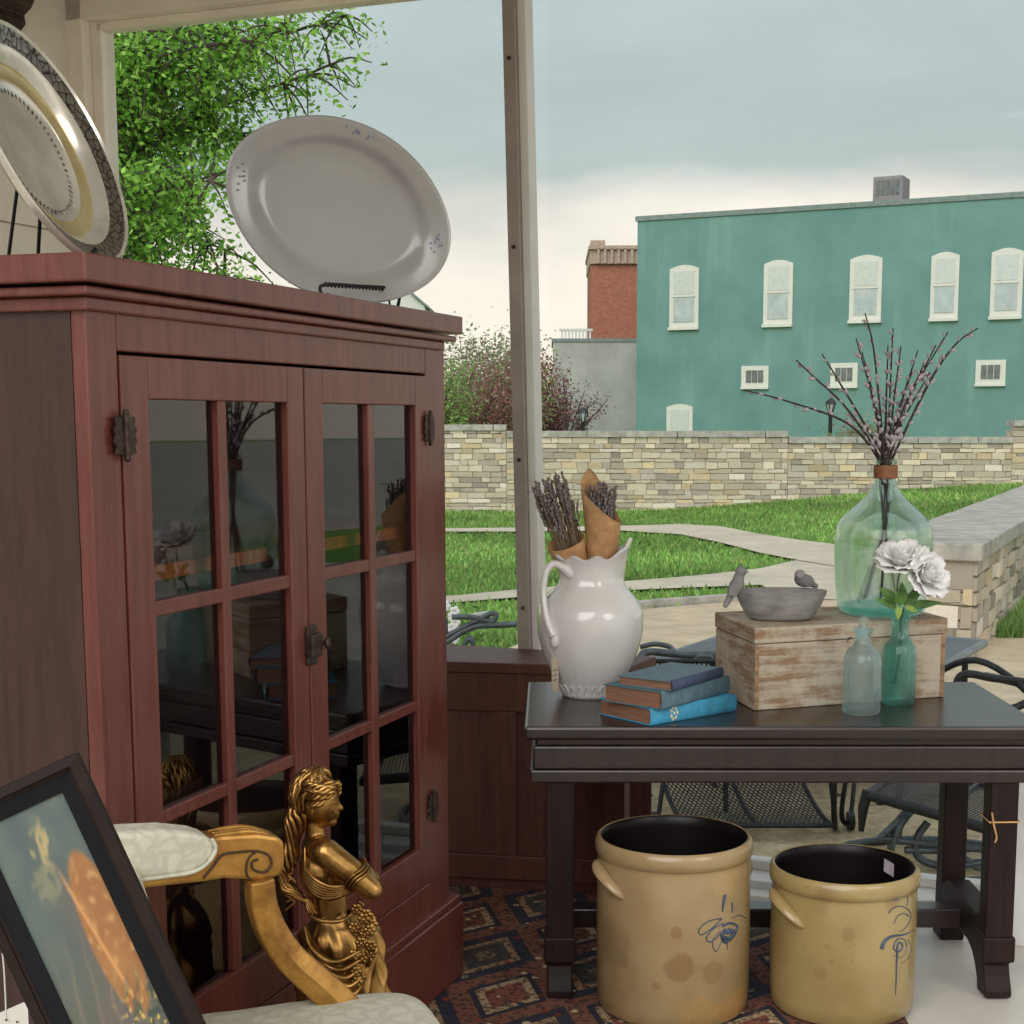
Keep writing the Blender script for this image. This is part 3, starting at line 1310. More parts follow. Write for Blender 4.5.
ZT = 2.97
t_post = apl(529, 600, w0, dw)[1]
b = MB()
for (t0, t1, z0, z1, o0, o1) in ((TL - .14, TL - .045, 0, 3.1, -.05, .1), (TL - .045, TL, 0, 3.1, 0, .08)):
    b.v += [] 
    q = wbox(t0, t1, z0, z1, o0, o1)
    b.add(q.v, q.f)
b.build('left_jamb', M_cream2, win, bevel=.004)
b = wbox(TL - .14, TR, ZT, 3.1, -.05, .1)
q = wbox(TL - .02, TR, ZT - .03, ZT, 0, .06)
b.add(q.v, q.f)
b.build('head', M_cream2, win, bevel=.004)
b = wbox(TL - .1, TR, 0, .055, -.12, .1)
q = wbox(TL - .1, TR, .055, .085, 0, .06)
b.add(q.v, q.f)
q = wbox(TL - .1, TR, 0, .03, -.2, -.12)
b.add(q.v, q.f)
b.build('sill', M_whiteframe, win, bevel=.004)
# the leaning centre post: grey inner face, white outer strip
P0 = apl(521, 640, w0, dw)[0]
Pt = apl(505, 0, w0, dw)[0]
slope = (Pt - P0) / (Pt.z - P0.z)


def post(o0, o1, side0, side1, name, mat):
    b = MB()
    bots, tops = [], []
    for z, L in ((.05, bots), (3.0, tops)):
        c = P0 + slope * (z - P0.z)
        for s, o in ((side0, o0), (side1, o0), (side1, o1), (side0, o1)):
            L.append(V(c.x + dw.x * s + nwv.x * o, c.y + dw.y * s + nwv.y * o, z))
    b.hexa(bots, tops)
    return b.build(name, mat, win, bevel=.003)


post(-.05, .02, .008, .052, 'centre_post', M_greyframe)
post(-.03, .04, .052, .082, 'post_stop', M_whiteframe)
b = MB()
for z in (.9, 1.4, 2.1, 2.7):
    c = P0 + slope * (z - P0.z)
    b.ball((c.x + dw.x * .03 - nwv.x * .051, c.y + dw.y * .03 - nwv.y * .051, z), .007, n=8, m=6)
b.build('screw', M_darkmetal, win)
for t0, t1 in ((TL, t_post - .02), (t_post + .06, TR)):
    b = MB()
    b.add([wp(t0, .08, .03), wp(t1, .08, .03), wp(t1, ZT, .03), wp(t0, ZT, .03)], [(0, 1, 2, 3)])
    b.build('pane', M_pane, win)

# brown panelled knee wall and ledge left of the floor-length glass
k0, k1 = Vector((-1.9, 5.085)), Vector((.24, 4.715))
kb = MB()
kd = (k1 - k0).normalized()
kt = .755
te = apl(640, 800, (k1.x, k1.y), (kd.x, kd.y))
wpt = lambda v: (Vector((v.x, v.y)) - w0).dot(dw)
bk0 = wp(wpt(k0) , 0, -.06)
bk1 = wp(wpt(k1) + .02, 0, -.06)
base4 = [V(k0.x, k0.y, 0), V(k1.x, k1.y, 0), bk1, bk0]
kb.hexa(base4, [V(p.x, p.y, kt - .03) for p in base4])
struct(kb.build('wall_back', M_knee))
b = MB()
kn = Vector((kd.y, -kd.x))
f4 = [V(k0.x + kn.x * .03, k0.y + kn.y * .03, kt - .03), V(k1.x + kn.x * .03 + .02, k1.y + kn.y * .03, kt - .03), bk1 + V(.02, 0, kt - .03), bk0 + V(0, 0, kt - .03)]
b.hexa(f4, [p + V(0, 0, .035) for p in f4])
struct(b.build('trim_1', M_knee, bevel=.004))
b = MB()
for (z0, z1, th) in ((.04, .12, .02), (.6, .725, .018)):
    a_ = [V(k0.x, k0.y, z0), V(k1.x, k1.y, z0)]
    d_ = V(kn.x * th, kn.y * th, 0)
    b.hexa([a_[0] + d_, a_[1] + d_, a_[1], a_[0]], [p + V(0, 0, z1 - z0) for p in (a_[0] + d_, a_[1] + d_, a_[1], a_[0])])
for s in (0, .62, 1.2, 1.75, 2.19):
    p = k0 + kd * s
    q = p + kd * .07
    d_ = V(kn.x * .018, kn.y * .018, 0)
    b.hexa([V(p.x, p.y, .12) + d_, V(q.x, q.y, .12) + d_, V(q.x, q.y, .12), V(p.x, p.y, .12)], [V(p.x, p.y, .6) + d_, V(q.x, q.y, .6) + d_, V(q.x, q.y, .6), V(p.x, p.y, .6)])
struct(b.build('trim_2', M_knee, bevel=.003))
# white jamb at far right
pj = apl(1026, 800, w0, dw)
b = wbox(pj[1] - .035, pj[1] + .06, .0, .64, -.3, -.2)
struct(b.build('trim_3', M_whiteframe, bevel=.004))

# rug
def rugmat():
    t = NT('oriental_rug')
    v = t.mapping((1, 1, 1), (0, 0, .35))
    sx = t.n.new('ShaderNodeSeparateXYZ')
    t.link(v, sx.inputs[0])
    X, Y_ = sx.outputs[0], sx.outputs[1]

    def tri(x, per):
        return t.math('PINGPONG', x, per)
    dx, dy = tri(t.math('ADD', X, 5), .17), tri(t.math('ADD', Y_, 5), .26)
    dia = t.math('ADD', t.math('MULTIPLY', dx, 1 / .17), t.math('MULTIPLY', dy, 1 / .26))
    st = [(0.0, (120, 104, 88)), (.10, (76, 72, 66)), (.24, (150, 124, 98)), (.32, (54, 56, 68)), (.46, (122, 82, 70)), (.66, (52, 52, 62)),
          (.72, (166, 142, 114)), (.80, (126, 78, 66)), (1.0, (166, 142, 112))]
    n = t.math('MULTIPLY', dia, .5)
    base = t.ramp(n, st, 'CONSTANT')
    fl_ = t.voro(v, 22, 'F1', 'Distance')
    fm = t.ramp(fl_, [(.0, 1.0), (.22, 1.0), (.25, 0.0)], 'CONSTANT')
    colv = t.voro(v, 22, 'F1', 'Color')
    sp = t.n.new('ShaderNodeSeparateColor')
    t.link(colv, sp.inputs[0])
    fc = t.ramp(sp.outputs[0], [(0, (188, 166, 132)), (.3, (128, 62, 52)), (.55, (52, 60, 76)), (.8, (96, 86, 70))], 'CONSTANT')
    c = t.mix(fm, base, fc)
    ck = t.noise(v, 60, 2)
    c = t.mix(t.ramp(ck, [(.52, 0.0), (.56, .75)]), c, (60, 50, 50))
    t.bump(t.noise(v, 200, 2), .3, .004)
    return t.fin(c, .95, 0, .1)


M_rug = rugmat()
b = MB()
rg = [V(-.6, 4.86, 0), V(.30, 4.70, 0), V(.30, 4.56, 0), V(.95, 4.50, 0), V(.86, 2.3, 0), V(-.6, 2.3, 0)]
kx = [V(p.x, p.y, .0005) for p in rg]
b.prism(kx, (0, 0, .004))
o = b.build('oriental_rug', M_rug)
tag(o, 'worn oriental rug with diamond medallions in rust, navy and cream', 'rug')

# ================================================================ CABINET
ec = Vector((ray(1064, 421).x, ray(1064, 421).y)).normalized()
nc = Vector((-ec.y, ec.x))                     # into the cabinet
F0 = az(459, 974, 0)


def cp_(t, y, z):
    return V(F0.x + ec.x * t + nc.x * y, F0.y + ec.y * t + nc.y * y, z)


Mc = Matrix(((ec.x, nc.x, 0), (ec.y, nc.y, 0), (0, 0, 1)))
cab = empty('china_cabinet', cp_(-.8, .25, 0))
tag(cab, 'tall red-brown painted wooden cabinet with two glazed doors', 'cabinet')


def cbox(b, t0, t1, y0, y1, z0, z1):
    b.hexa([cp_(t0, y0, z0), cp_(t1, y0, z0), cp_(t1, y1, z0), cp_(t0, y1, z0)], [cp_(t0, y0, z1), cp_(t1, y0, z1), cp_(t1, y1, z1), cp_(t0, y1, z1)])
    return b


TLc, TRc, DC = -1.588, -.065, .46     # carcass ends, depth
Y0 = .0
ZTOP = 1.799
b = MB()
cbox(b, TLc, -1.503, Y0, Y0 + .03, .23, 1.73)
cbox(b, -.190, TRc, Y0, Y0 + .03, .23, 1.73)
cbox(b, -1.503, -.190, Y0, Y0 + .03, 1.648, 1.73)
cbox(b, -1.503, -.190, Y0, Y0 + .03, .23, .322)
b.build('face_frame', M_cab, cab, bevel=.003)
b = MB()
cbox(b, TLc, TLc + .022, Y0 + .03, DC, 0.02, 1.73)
b.build('side_panel', M_cabshade, cab)
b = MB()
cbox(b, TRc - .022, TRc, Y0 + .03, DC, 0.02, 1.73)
b.build('side_panel', M_cabshade, cab)
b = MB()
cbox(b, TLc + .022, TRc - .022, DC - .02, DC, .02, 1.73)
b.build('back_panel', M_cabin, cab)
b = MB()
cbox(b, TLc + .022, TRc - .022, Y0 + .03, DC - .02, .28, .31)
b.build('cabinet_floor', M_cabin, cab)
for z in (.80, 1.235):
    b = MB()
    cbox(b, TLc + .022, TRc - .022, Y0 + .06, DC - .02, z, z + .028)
    b.build('shelf', M_litshelf if z > 1 else M_cabin, cab)
b = MB()
cbox(b, TLc - .012, -.002, -.016, DC + .02, .005, .215)
cbox(b, TLc - .006, -.008, -.010, DC + .02, .215, .237)
b.build('plinth', M_cab, cab, bevel=.004)
b = MB()
tC = apl(463, 322, (F0.x - nc.x * .038, F0.y - nc.y * .038), ec)[1]
cbox(b, TLc - .014, tC - .06, -.012, DC + .02, 1.710, 1.733)
cbox(b, TLc - .034, tC - .02, -.028, DC + .03, 1.733, 1.748)
cbox(b, TLc - .048, tC, -.038, DC + .04, 1.753, ZTOP)
b.build('cornice', M_cab, cab, bevel=.004)


def door(t0, t1, s0, s1, g0, m0, m1, g1, side):
    """t: door ends; g: glass ends; m: muntin ends"""
    z0, z1 = .327, 1.642
    d = MB()
    yf, yb = Y0 - .004, Y0 + .024
    cbox(d, t0, g0, yf, yb, z0, z1)
    cbox(d, g1, t1, yf, yb, z0, z1)
    cbox(d, g0, g1, yf, yb, 1.568, z1)
    cbox(d, g0, g1, yf, yb, z0, .432)
    cbox(d, g0, g1, yf + .004, yb, 1.180, 1.208)
    cbox(d, g0, g1, yf + .004, yb, .796, .822)
    cbox(d, m0, m1, yf + .002, yb, .432, 1.568)
    o = d.build('door', M_cab, cab, bevel=.0025)
    for (a, c) in ((g0, m0), (m1, g1)):
        for (za, zb) in ((.432, .796), (.822, 1.18), (1.208, 1.568)):
            p = MB()
            p.add([cp_(a, yf + .016, za), cp_(c, yf + .016, za), cp_(c, yf + .016, zb), cp_(a, yf + .016, zb)], [(0, 1, 2, 3)])
            p.build('pane', M_cabpane, o)
    return o


dL = door(-1.500, -.846, 0, 0, -1.42, -1.187, -1.157, -.916, 0)
dRr = door(-.840, -.192, 0, 0, -.76, -.530, -.495, -.262, 1)


def hinge(t, z, par):
    b = MB()
    # ornate leaves either side of a knuckle
    for s in (-1, 1):
        pts = []
        for (a, c) in ((.006, -.055), (.05, -.05), (.042, -.03), (.055, -.018), (.046, 0), (.055, .018), (.042, .03), (.05, .05), (.006, .055)):
            pts.append(cp_(t + s * a * .62, Y0 - .006, z + c * .62))
        if s < 0:
            pts = pts[::-1]
        b.prism(pts, Vector((-nc.x * .005, -nc.y * .005, 0)))
    b.tube([cp_(t, Y0 - .012, z - .037), cp_(t, Y0 - .012, z + .037)], .0055, 10)
    for dz in (-.039, .039):
        b.ball(cp_(t, Y0 - .012, z + dz), .0062, n=8, m=6)
    b.build('hinge', M_darkmetal, par, bevel=.001)


hinge(-1.502, 1.505, cab)
hinge(-.187, 1.512, cab)
hinge(-.187, .53, cab)
hinge(-1.502, .53, cab)
b = MB()
zl = apl(318, 642, F0, ec)[0].z
b.box(cp_(-.842, Y0 - .014, zl), (.048, .02, .05), Mc)
b.box(cp_(-.812, Y0 - .010, zl + .003), (.02, .014, .034), Mc)
b.box(cp_(-.842, Y0 - .008, zl + .032), (.044, .008, .022), Mc)
b.box(cp_(-.842, Y0 - .008, zl - .032), (.044, .008, .022), Mc)
o = b.build('latch', M_darkmetal, dRr, bevel=.003)
b = MB()
b.ball(cp_(-.806, Y0 - .028, zl), (.008, .008, .013), n=12, m=8)
b.tube([cp_(-.806, Y0 - .025, zl), cp_(-.806, Y0 - .008, zl)], .004, 8)
b.build('knob', M_darkmetal, o, smooth=180)

# ---------------------------------------------------------------- ironstone platter on its stand, on top of the cabinet
pc = ay(340, 211, 3.72)
view = (Vector((0, 0, EYE)) - pc).normalized()
nrmP = (view + V(0.10, 0, .12)).normalized()
Mp = frame_of(nrmP, (1, 0, 0)) @ Matrix.Rotation(math.radians(-23), 3, 'Z')
scl = (pc.y) * 1.0 / F
a_, b_ = 111.5 * scl, 84 * scl


def oval(prof, n=72):
    vs = []
    for (r, h) in prof:
        for i in range(n):
            an = 2 * PI * i / n
            k = 1 + .012 * math.cos(4 * an)
            ra, rb_ = (a_ * r if r > .7 else a_ * (r * .93)), b_ * r * (1 if r > .7 else .96)
            vs.append(pc + Mp @ Vector((ra * math.cos(an) * k, rb_ * math.sin(an) * k, h)))
    fs = [(k * n + i, k * n + (i + 1) % n, (k + 1) * n + (i + 1) % n, (k + 1) * n + i) for k in range(len(prof) - 1) for i in range(n)]
    return vs, fs


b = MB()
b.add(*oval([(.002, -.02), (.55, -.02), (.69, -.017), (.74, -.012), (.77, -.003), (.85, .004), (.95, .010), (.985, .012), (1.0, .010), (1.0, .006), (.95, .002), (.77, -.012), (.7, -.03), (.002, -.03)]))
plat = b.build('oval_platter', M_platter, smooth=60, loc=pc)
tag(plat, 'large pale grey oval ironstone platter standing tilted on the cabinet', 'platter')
rnd = random.Random(3)
for ang in (8, 98, 188):
    b = MB()
    for k in range(9):
        an = math.radians(ang + rnd.gauss(0, 5))
        r = rnd.uniform(.83, .93)
        c = pc + Mp @ Vector((a_ * r * math.cos(an), b_ * r * math.sin(an), .0075 + (r - .83) * .05))
        b.ball(c, (.0025, .0025, .001), Mp, 6, 4)
    b.build('blue_sprig', M_bluemark, plat)
# stand
zb = ZTOP
st = empty('plate_stand', (pc.x, pc.y, zb))
tag(st, 'small black twisted wire easel stand holding up the oval platter', 'plate stand')
pst = (F0.x + nc.x * .055, F0.y + nc.y * .055)
Lb, Rb = apl(323, 285, pst, ec)[0], apl(397, 290, pst, ec)[0]
b = MB()
b.tube(spline([Lb + V(0, .07, -.015), V(Lb.x, Lb.y, zb + .008), Lb, Lb.lerp(Rb, .5) + V(0, 0, .003), Rb, V(Rb.x, Rb.y, zb + .008), Rb + V(0, .07, -.01)], 5), .004, 8)
for k in range(22):
    p = Lb.lerp(Rb, (k + .5) / 22)
    b.tube([p + V(-.003, 0, -.004), p + V(.003, 0, .007)], .003, 5)
b.build('front_rail', M_black, st, smooth=60)
b = MB()
mid = Lb.lerp(Rb, .5)
for p in (Lb, Rb):
    b.tube(spline([V(p.x, p.y, zb + .006), V(p.x, p.y + .15, zb + .006), V(lerp(p.x, mid.x, .3), mid.y + .28, zb + .006)], 5), .003, 6)
mid = Lb.lerp(Rb, .5)
b.tube([V(mid.x - .04, mid.y + .26, zb + .005), V(mid.x - .02, mid.y + .30, zb + .16)], .003, 6)
b.tube([V(mid.x + .04, mid.y + .26, zb + .005), V(mid.x + .02, mid.y + .30, zb + .16), V(mid.x - .02, mid.y + .30, zb + .16)], .003, 6)
b.tube([V(mid.x, mid.y + .30, zb + .16), V(mid.x - .17, mid.y + .3, zb + .005)], .003, 6)
b.build('easel_frame', M_black, st, smooth=60)

# ---------------------------------------------------------------- round silver tray
tc = ay(46, 146, 2.72)
# image-plane axes at the tray
fwd = (tc - Vector((0, 0, EYE))).normalized()
rgt = V(1, 0, 0)
upv = rgt.cross(fwd).normalized()
rgt = fwd.cross(upv).normalized()
Nn = (rgt * .908 + upv * .42).normalized() * .93 - fwd * .37
Nn.normalize()
Mt = frame_of(Nn, upv)
Rt = 123 * tc.y / F


def disc(prof, n=96):
    b = MB()
    vs = []
    for (r, h) in prof:
        for i in range(n):
            an = 2 * PI * i / n
            vs.append(tc + Mt @ Vector((Rt * r * math.cos(an), Rt * r * math.sin(an), h)))
    fs = [(k * n + i, k * n + (i + 1) % n, (k + 1) * n + (i + 1) % n, (k + 1) * n + i) for k in range(len(prof) - 1) for i in range(n)]
    b.add(vs, fs)
    return b


tr = empty('silver_tray', tc)
tag(tr, 'round silver serving tray with engraved rim leaning on the cabinet top', 'tray')
disc([(.002, -.03), (.45, -.03), (.55, -.028), (.58, -.022)]).build('tray_centre', M_silver, tr, smooth=60)
disc([(.58, -.022), (.6, -.021), (.70, -.02), (.715, -.016)]).build('brass_band', M_brass, tr, smooth=60)
disc([(.715, -.016), (.74, -.01), (.79, .0), (.82, .003)]).build('well_edge', M_silver, tr, smooth=60)
disc([(.82, .003), (.95, .012), (.965, .0135)]).build('engraved_rim', M_silverrim, tr, smooth=60)
disc([(.965, .0135), (.985, .018), (1.0, .014), (.998, .006), (.96, .004), (.8, -.006), (.7, -.026), (.55, -.036), (.002, -.036)]).build('rolled_edge', M_silver, tr, smooth=60)
b = MB()
for k in range(60):
    an = 2 * PI * k / 60
    c = tc + Mt @ Vector((Rt * .5 * math.cos(an), Rt * .5 * math.sin(an), -.0285))
    b.ball(c, (.006, .003, .001), Mt @ Matrix.Rotation(an, 3, 'Z'), 6, 4)
b.build('engraved_ring', M_silverrim, tr)
es = empty('tray_easel', (tc.x, tc.y, ZTOP))
tag(es, 'thin dark wire easel behind the silver tray, its legs on the cabinet', 'easel')
b = MB()
p_l = [ay(20, 190, 2.84), ay(37, 228, 2.84)]
for i, (px0, py0, px1) in enumerate(((21, 160, 5), (41, 200, 36))):
    a = ay(px0, py0, 2.79)
    f_ = ay(px1, 250, 2.88)
    b.tube([a, V(f_.x, f_.y, ZTOP + .003)], .0035, 6)
bt = tc - Nn * .03 - Mt @ Vector((Rt * .95, 0, 0))
for s in (-.07, .07):
    q = bt + Mt @ Vector((0, s, 0))
    b.tube([V(q.x - .12, q.y + .04, ZTOP + .004), V(q.x + .02, q.y, ZTOP + .004), V(q.x + .045, q.y, ZTOP + .03)], .0035, 6)
b.build('easel_wire', M_iron, es, smooth=60)

# carved bracket fixed to the wall, top left
b = MB()
bp = apl(-4, 4, c0, (LW.x, LW.y))
sb = bp[1]
zb_ = bp[0].z
prof = [(0, .16), (.12, .16), (.12, .10), (.10, .07), (.115, .03), (.09, -.01), (.06, -.03), (.065, -.06), (.03, -.09), (0, -.10)]
b.prism([lw(sb - .06, zb_ + h, .01 + a) for a, h in prof], lw(sb + .09, 0) - lw(sb - .06, 0))
for k in range(4):
    b.tube([lw(sb - .065, zb_ + .12 - k * .05, .02), lw(sb - .065, zb_ + .10 - k * .05, .095 - k * .012)], .008, 6)
o = b.build('wall_bracket', M_darkmetal, bevel=.004, loc=lw(sb, zb_, .01))
tag(o, 'dark carved wooden bracket on the cream wall above the silver tray', 'bracket')

# ================================================================ DARK TABLE
ZTt = .745
YF, YB = 3.813, 4.497
XL, XR = -.067, 1.292
tbl = empty('library_table', (.6, 4.15, 0))
tag(tbl, 'long dark brown wooden trestle table with heavy grooved apron', 'table')
b = MB()
b.box(((XL + XR) / 2, (YF + YB) / 2, ZTt - .018), (XR - XL, YB - YF, .036))
b.build('tabletop', M_table, tbl, bevel=.008)
b = MB()
b.box(((XL + XR) / 2, (YF + YB) / 2, ZTt - .046), (XR - XL - .06, YB - YF - .06, .022))
b.box(((XL + XR) / 2, (YF + YB) / 2, ZTt - .088), (XR - XL - .045, YB - YF - .05, .062))
b.box(((XL + XR) / 2, (YF + YB) / 2, ZTt - .1365), (XR - XL - .03, YB - YF - .035, .035))
b.build('apron', M_table, tbl, bevel=.005)
XPL, XPR = .026, 1.195
for X in (XPL, XPR):
    for Y, w in ((3.875, .074), (4.33, .070)):
        b = MB()
        b.box((X, Y, .38), (w, .07, .43 if Y < 4 else .44))
        b.build('post', M_tableleg, tbl, bevel=.005)
    # shaped runner with scrolled feet
    b = MB()
    prof = [(3.825, .005), (3.91, 0), (3.915, .03), (3.94, .06), (3.97, .085), (4.02, .10), (4.18, .10), (4.24, .085), (4.28, .05), (4.29, .0), (4.385, 0), (4.375, .05), (4.37, .1), (4.368, .17), (4.29, .178), (4.25, .20), (3.95, .20), (3.92, .175), (3.835, .17), (3.833, .10), (3.855, .09), (3.845, .06), (3.825, .025)]
    b.prism([V(X - .035, y, z) for y, z in prof], (.07, 0, 0))
    b.box((X, 3.875, .135), (.085, .085, .07))
    b.build('foot_runner', M_tableleg, tbl, bevel=.006)
b = MB()
b.box(((XPL + XPR) / 2, 4.13, .135), (XPR - XPL - .03, .075, .055))
b.build('stretcher', M_table, tbl, bevel=.004)
# twine
tw = MB()
q = ay(997, 826, 3.80)
M_twine = plain('twine', (188, 146, 100), .9)
c = V(XPR, 3.875, q.z)
h = .040
tw.tube([c + V(-h, -h, 0), c + V(h, -h, .001), c + V(h, h, 0), c + V(-h, h, 0), c + V(-h, -h, 0)], .0022, 6)
kx = ay(994, 826, 3.83)
tw.tube(spline([V(kx.x - .006, 3.832, kx.z + .035), V(kx.x, 3.83, kx.z), V(kx.x + .008, 3.83, kx.z - .03), V(kx.x + .004, 3.83, kx.z - .045)], 4), .0025, 6)
o = tw.build('twine_tie', M_twine, smooth=60, loc=c)
tag(o, 'piece of tan twine knotted around the right front table post', 'twine')


# ================================================================ ON THE TABLE
# ---- pitcher
pb = az(585, 697, ZTt)
PX, PY = pb.x + .014, pb.y + .03
PX = ay(590, 650, PY).x
S = (PY * math.cos(TH) + .09) / F        # metres per pixel there
pit = empty('ironstone_pitcher', (PX, PY, ZTt))
tag(pit, 'white ironstone pitcher with fluted rim and curved handle, holding dried bundles', 'pitcher')
prof = [(698, 0), (698, 27), (694, 29), (689, 29.5), (684, 32.5), (672, 40), (655, 47.5), (635, 52.5), (617, 53.5), (606, 50), (598, 43), (591, 35.5), (586, 32), (578, 31.5), (570, 32.5), (563, 35), (560, 36.5)]
ZB = lambda y: ZTt + (698 - y) * S * 1.012


def pfn(r, z, a, k):
    # 12-lobed neck, spout to the right
    up = sm((z - ZB(600)) / (ZB(560) - ZB(600)))
    rr = r * (1 + .03 * up * math.cos(9 * a))
    zz = z + up * .006 * math.cos(9 * a)
    sp = max(0, math.cos(a)) ** 5
    rr += up * sp * .012
    zz += (up ** 2) * sp * .045
    if ZTt + .004 < z < ZB(680):
        rr += .0015 * math.cos(26 * a)
    return rr, zz


outer = [(r * S, ZB(y)) for y, r in prof]
inner = [(max(0.001, r * S - .007), ZB(y) + .004) for y, r in prof[1:]][::-1]
b = MB()
b.lathe(outer + inner, (PX, PY, 0), 96, pfn)
body = b.build('body', M_iron_stone, pit, smooth=70)
# scalloped leaf relief round the foot
b = MB()
for k in range(26):
    a = 2 * PI * k / 26
    pts = []
    for j in range(7):
        s = -1 + j / 3
        aa = a + s * PI / 26
        zz = ZB(692) + (1 - s * s) * .024
        r = 30.5 * S + (zz - ZB(692)) * .42 + .002
        pts.append((PX + r * math.cos(aa), PY + r * math.sin(aa), zz))
    b.tube(pts, .0018, 5)
b.build('relief_border', M_iron_stone, body, smooth=60)
b = MB()
hp = [(563, 572, 0), (572, 566, -.002), (556, 563, 0), (547, 563, 0)]
H_ = [(572, 575), (562, 567), (553, 564), (546, 572), (543, 590), (545, 610), (549, 626), (554, 637)]
HY = [-.06, -.07, -.075, -.08, -.085, -.095, -.108, -.118]
pts = []
for i, (x, y) in enumerate(H_):
    p = ay(x, y, PY + HY[i])
    pts.append(p)
pts = spline(pts, 5)
n = len(pts)
b.tube(pts, [.0155 - .003 * math.sin(PI * i / (n - 1)) + (.004 if i < 5 else 0) for i in range(n)], 14, sq=.8)
b.ball(pts[-1] + V(.002, .004, -.008), (.013, .011, .024), n=12, m=8)
b.build('handle', M_iron_stone, pit, smooth=180)
b = MB()
t0 = ay(552, 640, PY - .10)
c = ay(555, 676, PY - .10)
tb_a = c
b.add([c + V(-.010, 0, .050), c + V(.009, .006, .050), c + V(.010, .006, -.042), c + V(.004, .003, -.048), c + V(-.009, 0, -.036)], [(0, 1, 2, 3, 4)])
pt = empty('price_tag', c)
tag(pt, 'beige paper price tag hanging on string from the pitcher handle', 'price tag')
b.build('card', plain('beige_card', (176, 160, 142), .8, var=.1), pt, solid=.001)
b = MB()
b.tube(spline([ay(546, 628, PY - .045), ay(548, 645, PY - .10), c + V(0, 0, .045)], 5), .0012, 5)
b.build('string', M_white_tag, pt)
b = MB()
for k in range(3):
    b.tube([c + V(-.006, -.001, .015 - k * .014), c + V(.006, .003, .018 - k * .014)], .0012, 4)
b.build('handwriting', plain('ink_brown', (96, 70, 60), .8), pt)


# ---- lavender bundles
def bundle(label, base, top, r0, r1, open_y, hgt_st, seed, tall):
    r = empty('lavender_bundle', base)
    tag(r, label, 'dried flowers')
    ax = (top - base)
    L = ax.length
    Mx = frame_of(ax, (1, 0, 0))
    w = MB()

    def fn(u, v):
        a = -PI * .5 - PI * 1.04 + u * 2 * PI * 1.04   # seam at the front
        rr = lerp(r0, r1, v)
        front = .5 + .5 * math.cos(a + PI / 2)
        if tall:
            hh = L * (1.0 - .24 * (.5 + .5 * math.cos(a + PI * .12)) ** 1.2 + .16 * (.5 + .5 * math.cos(a - PI * .7)) ** 5)
        else:
            hh = L * (1.0 - .16 * (.5 + .5 * math.cos(a + PI / 2 + .2)))
        rr += .003 * math.sin(3 * a + v * 4) + (.006 * u if u > .9 else 0)
        return base + Mx @ Vector((rr * math.cos(a), rr * math.sin(a), v * hh))
    w.grid(fn, 48, 10)
    w.build('paper_wrap', M_kraft, r, smooth=180, solid=.0012)
    rnd = random.Random(seed)
    s1, s2 = MB(), MB()
    for k in range(70 if not tall else 55):
        a = rnd.uniform(0, 2 * PI)
        q = math.sqrt(rnd.random())
        p0 = base + Mx @ Vector((r0 * .5 * q * math.cos(a), r0 * .5 * q * math.sin(a), .03))
        hl = L + (hgt_st * rnd.uniform(.35, 1.0) if not tall else rnd.uniform(-.05, .015))
        sp = r1 * (rnd.uniform(.8, 1.15) if not tall else rnd.uniform(.6, .92))
        p1 = base + Mx @ Vector((sp * q * math.cos(a), sp * q * math.sin(a), hl))
        mid_ = p0.lerp(p1, .6) + V(rnd.gauss(0, .004), rnd.gauss(0, .004), 0)
        s2.tube([p0, mid_, p1], .0011, 4)
        d = (p1 - mid_).normalized()
        m = rnd.randint(5, 9)
        for j in range(m):
            c = p1 - d * (j * .011 - .006)
            s1.ball(c + V(rnd.gauss(0, .0018), rnd.gauss(0, .0018), 0), (.0042, .0042, .0065), frame_of(d), 6, 4)
        if k % 12 == 0:
            s2.tube(spline([p1, p1 + d * .02 + V(rnd.gauss(0, .01), 0, .005), p1 + d * .03 + V(rnd.gauss(0, .03), 0, 0)], 4), .0009, 4)
    o = s1.build('flower_heads', M_stem, r, smooth=180)
    o['kind'] = 'stuff'
    o = s2.build('dried_stems', M_stem2, r)
    o['kind'] = 'stuff'


bundle('dried lavender bundle fanning from a short kraft paper cone, left in the pitcher', V(PX + .0, PY, ZB(625)), ay(564, 533, PY + .005), .014, .056, 0, .16, 5, False)
bundle('dried lavender bundle deep in a tall kraft paper cone, right in the pitcher', V(PX + .025, PY, ZB(625)), ay(602, 490, PY), .022, .058, 0, -.01, 6, True)

# ---- books


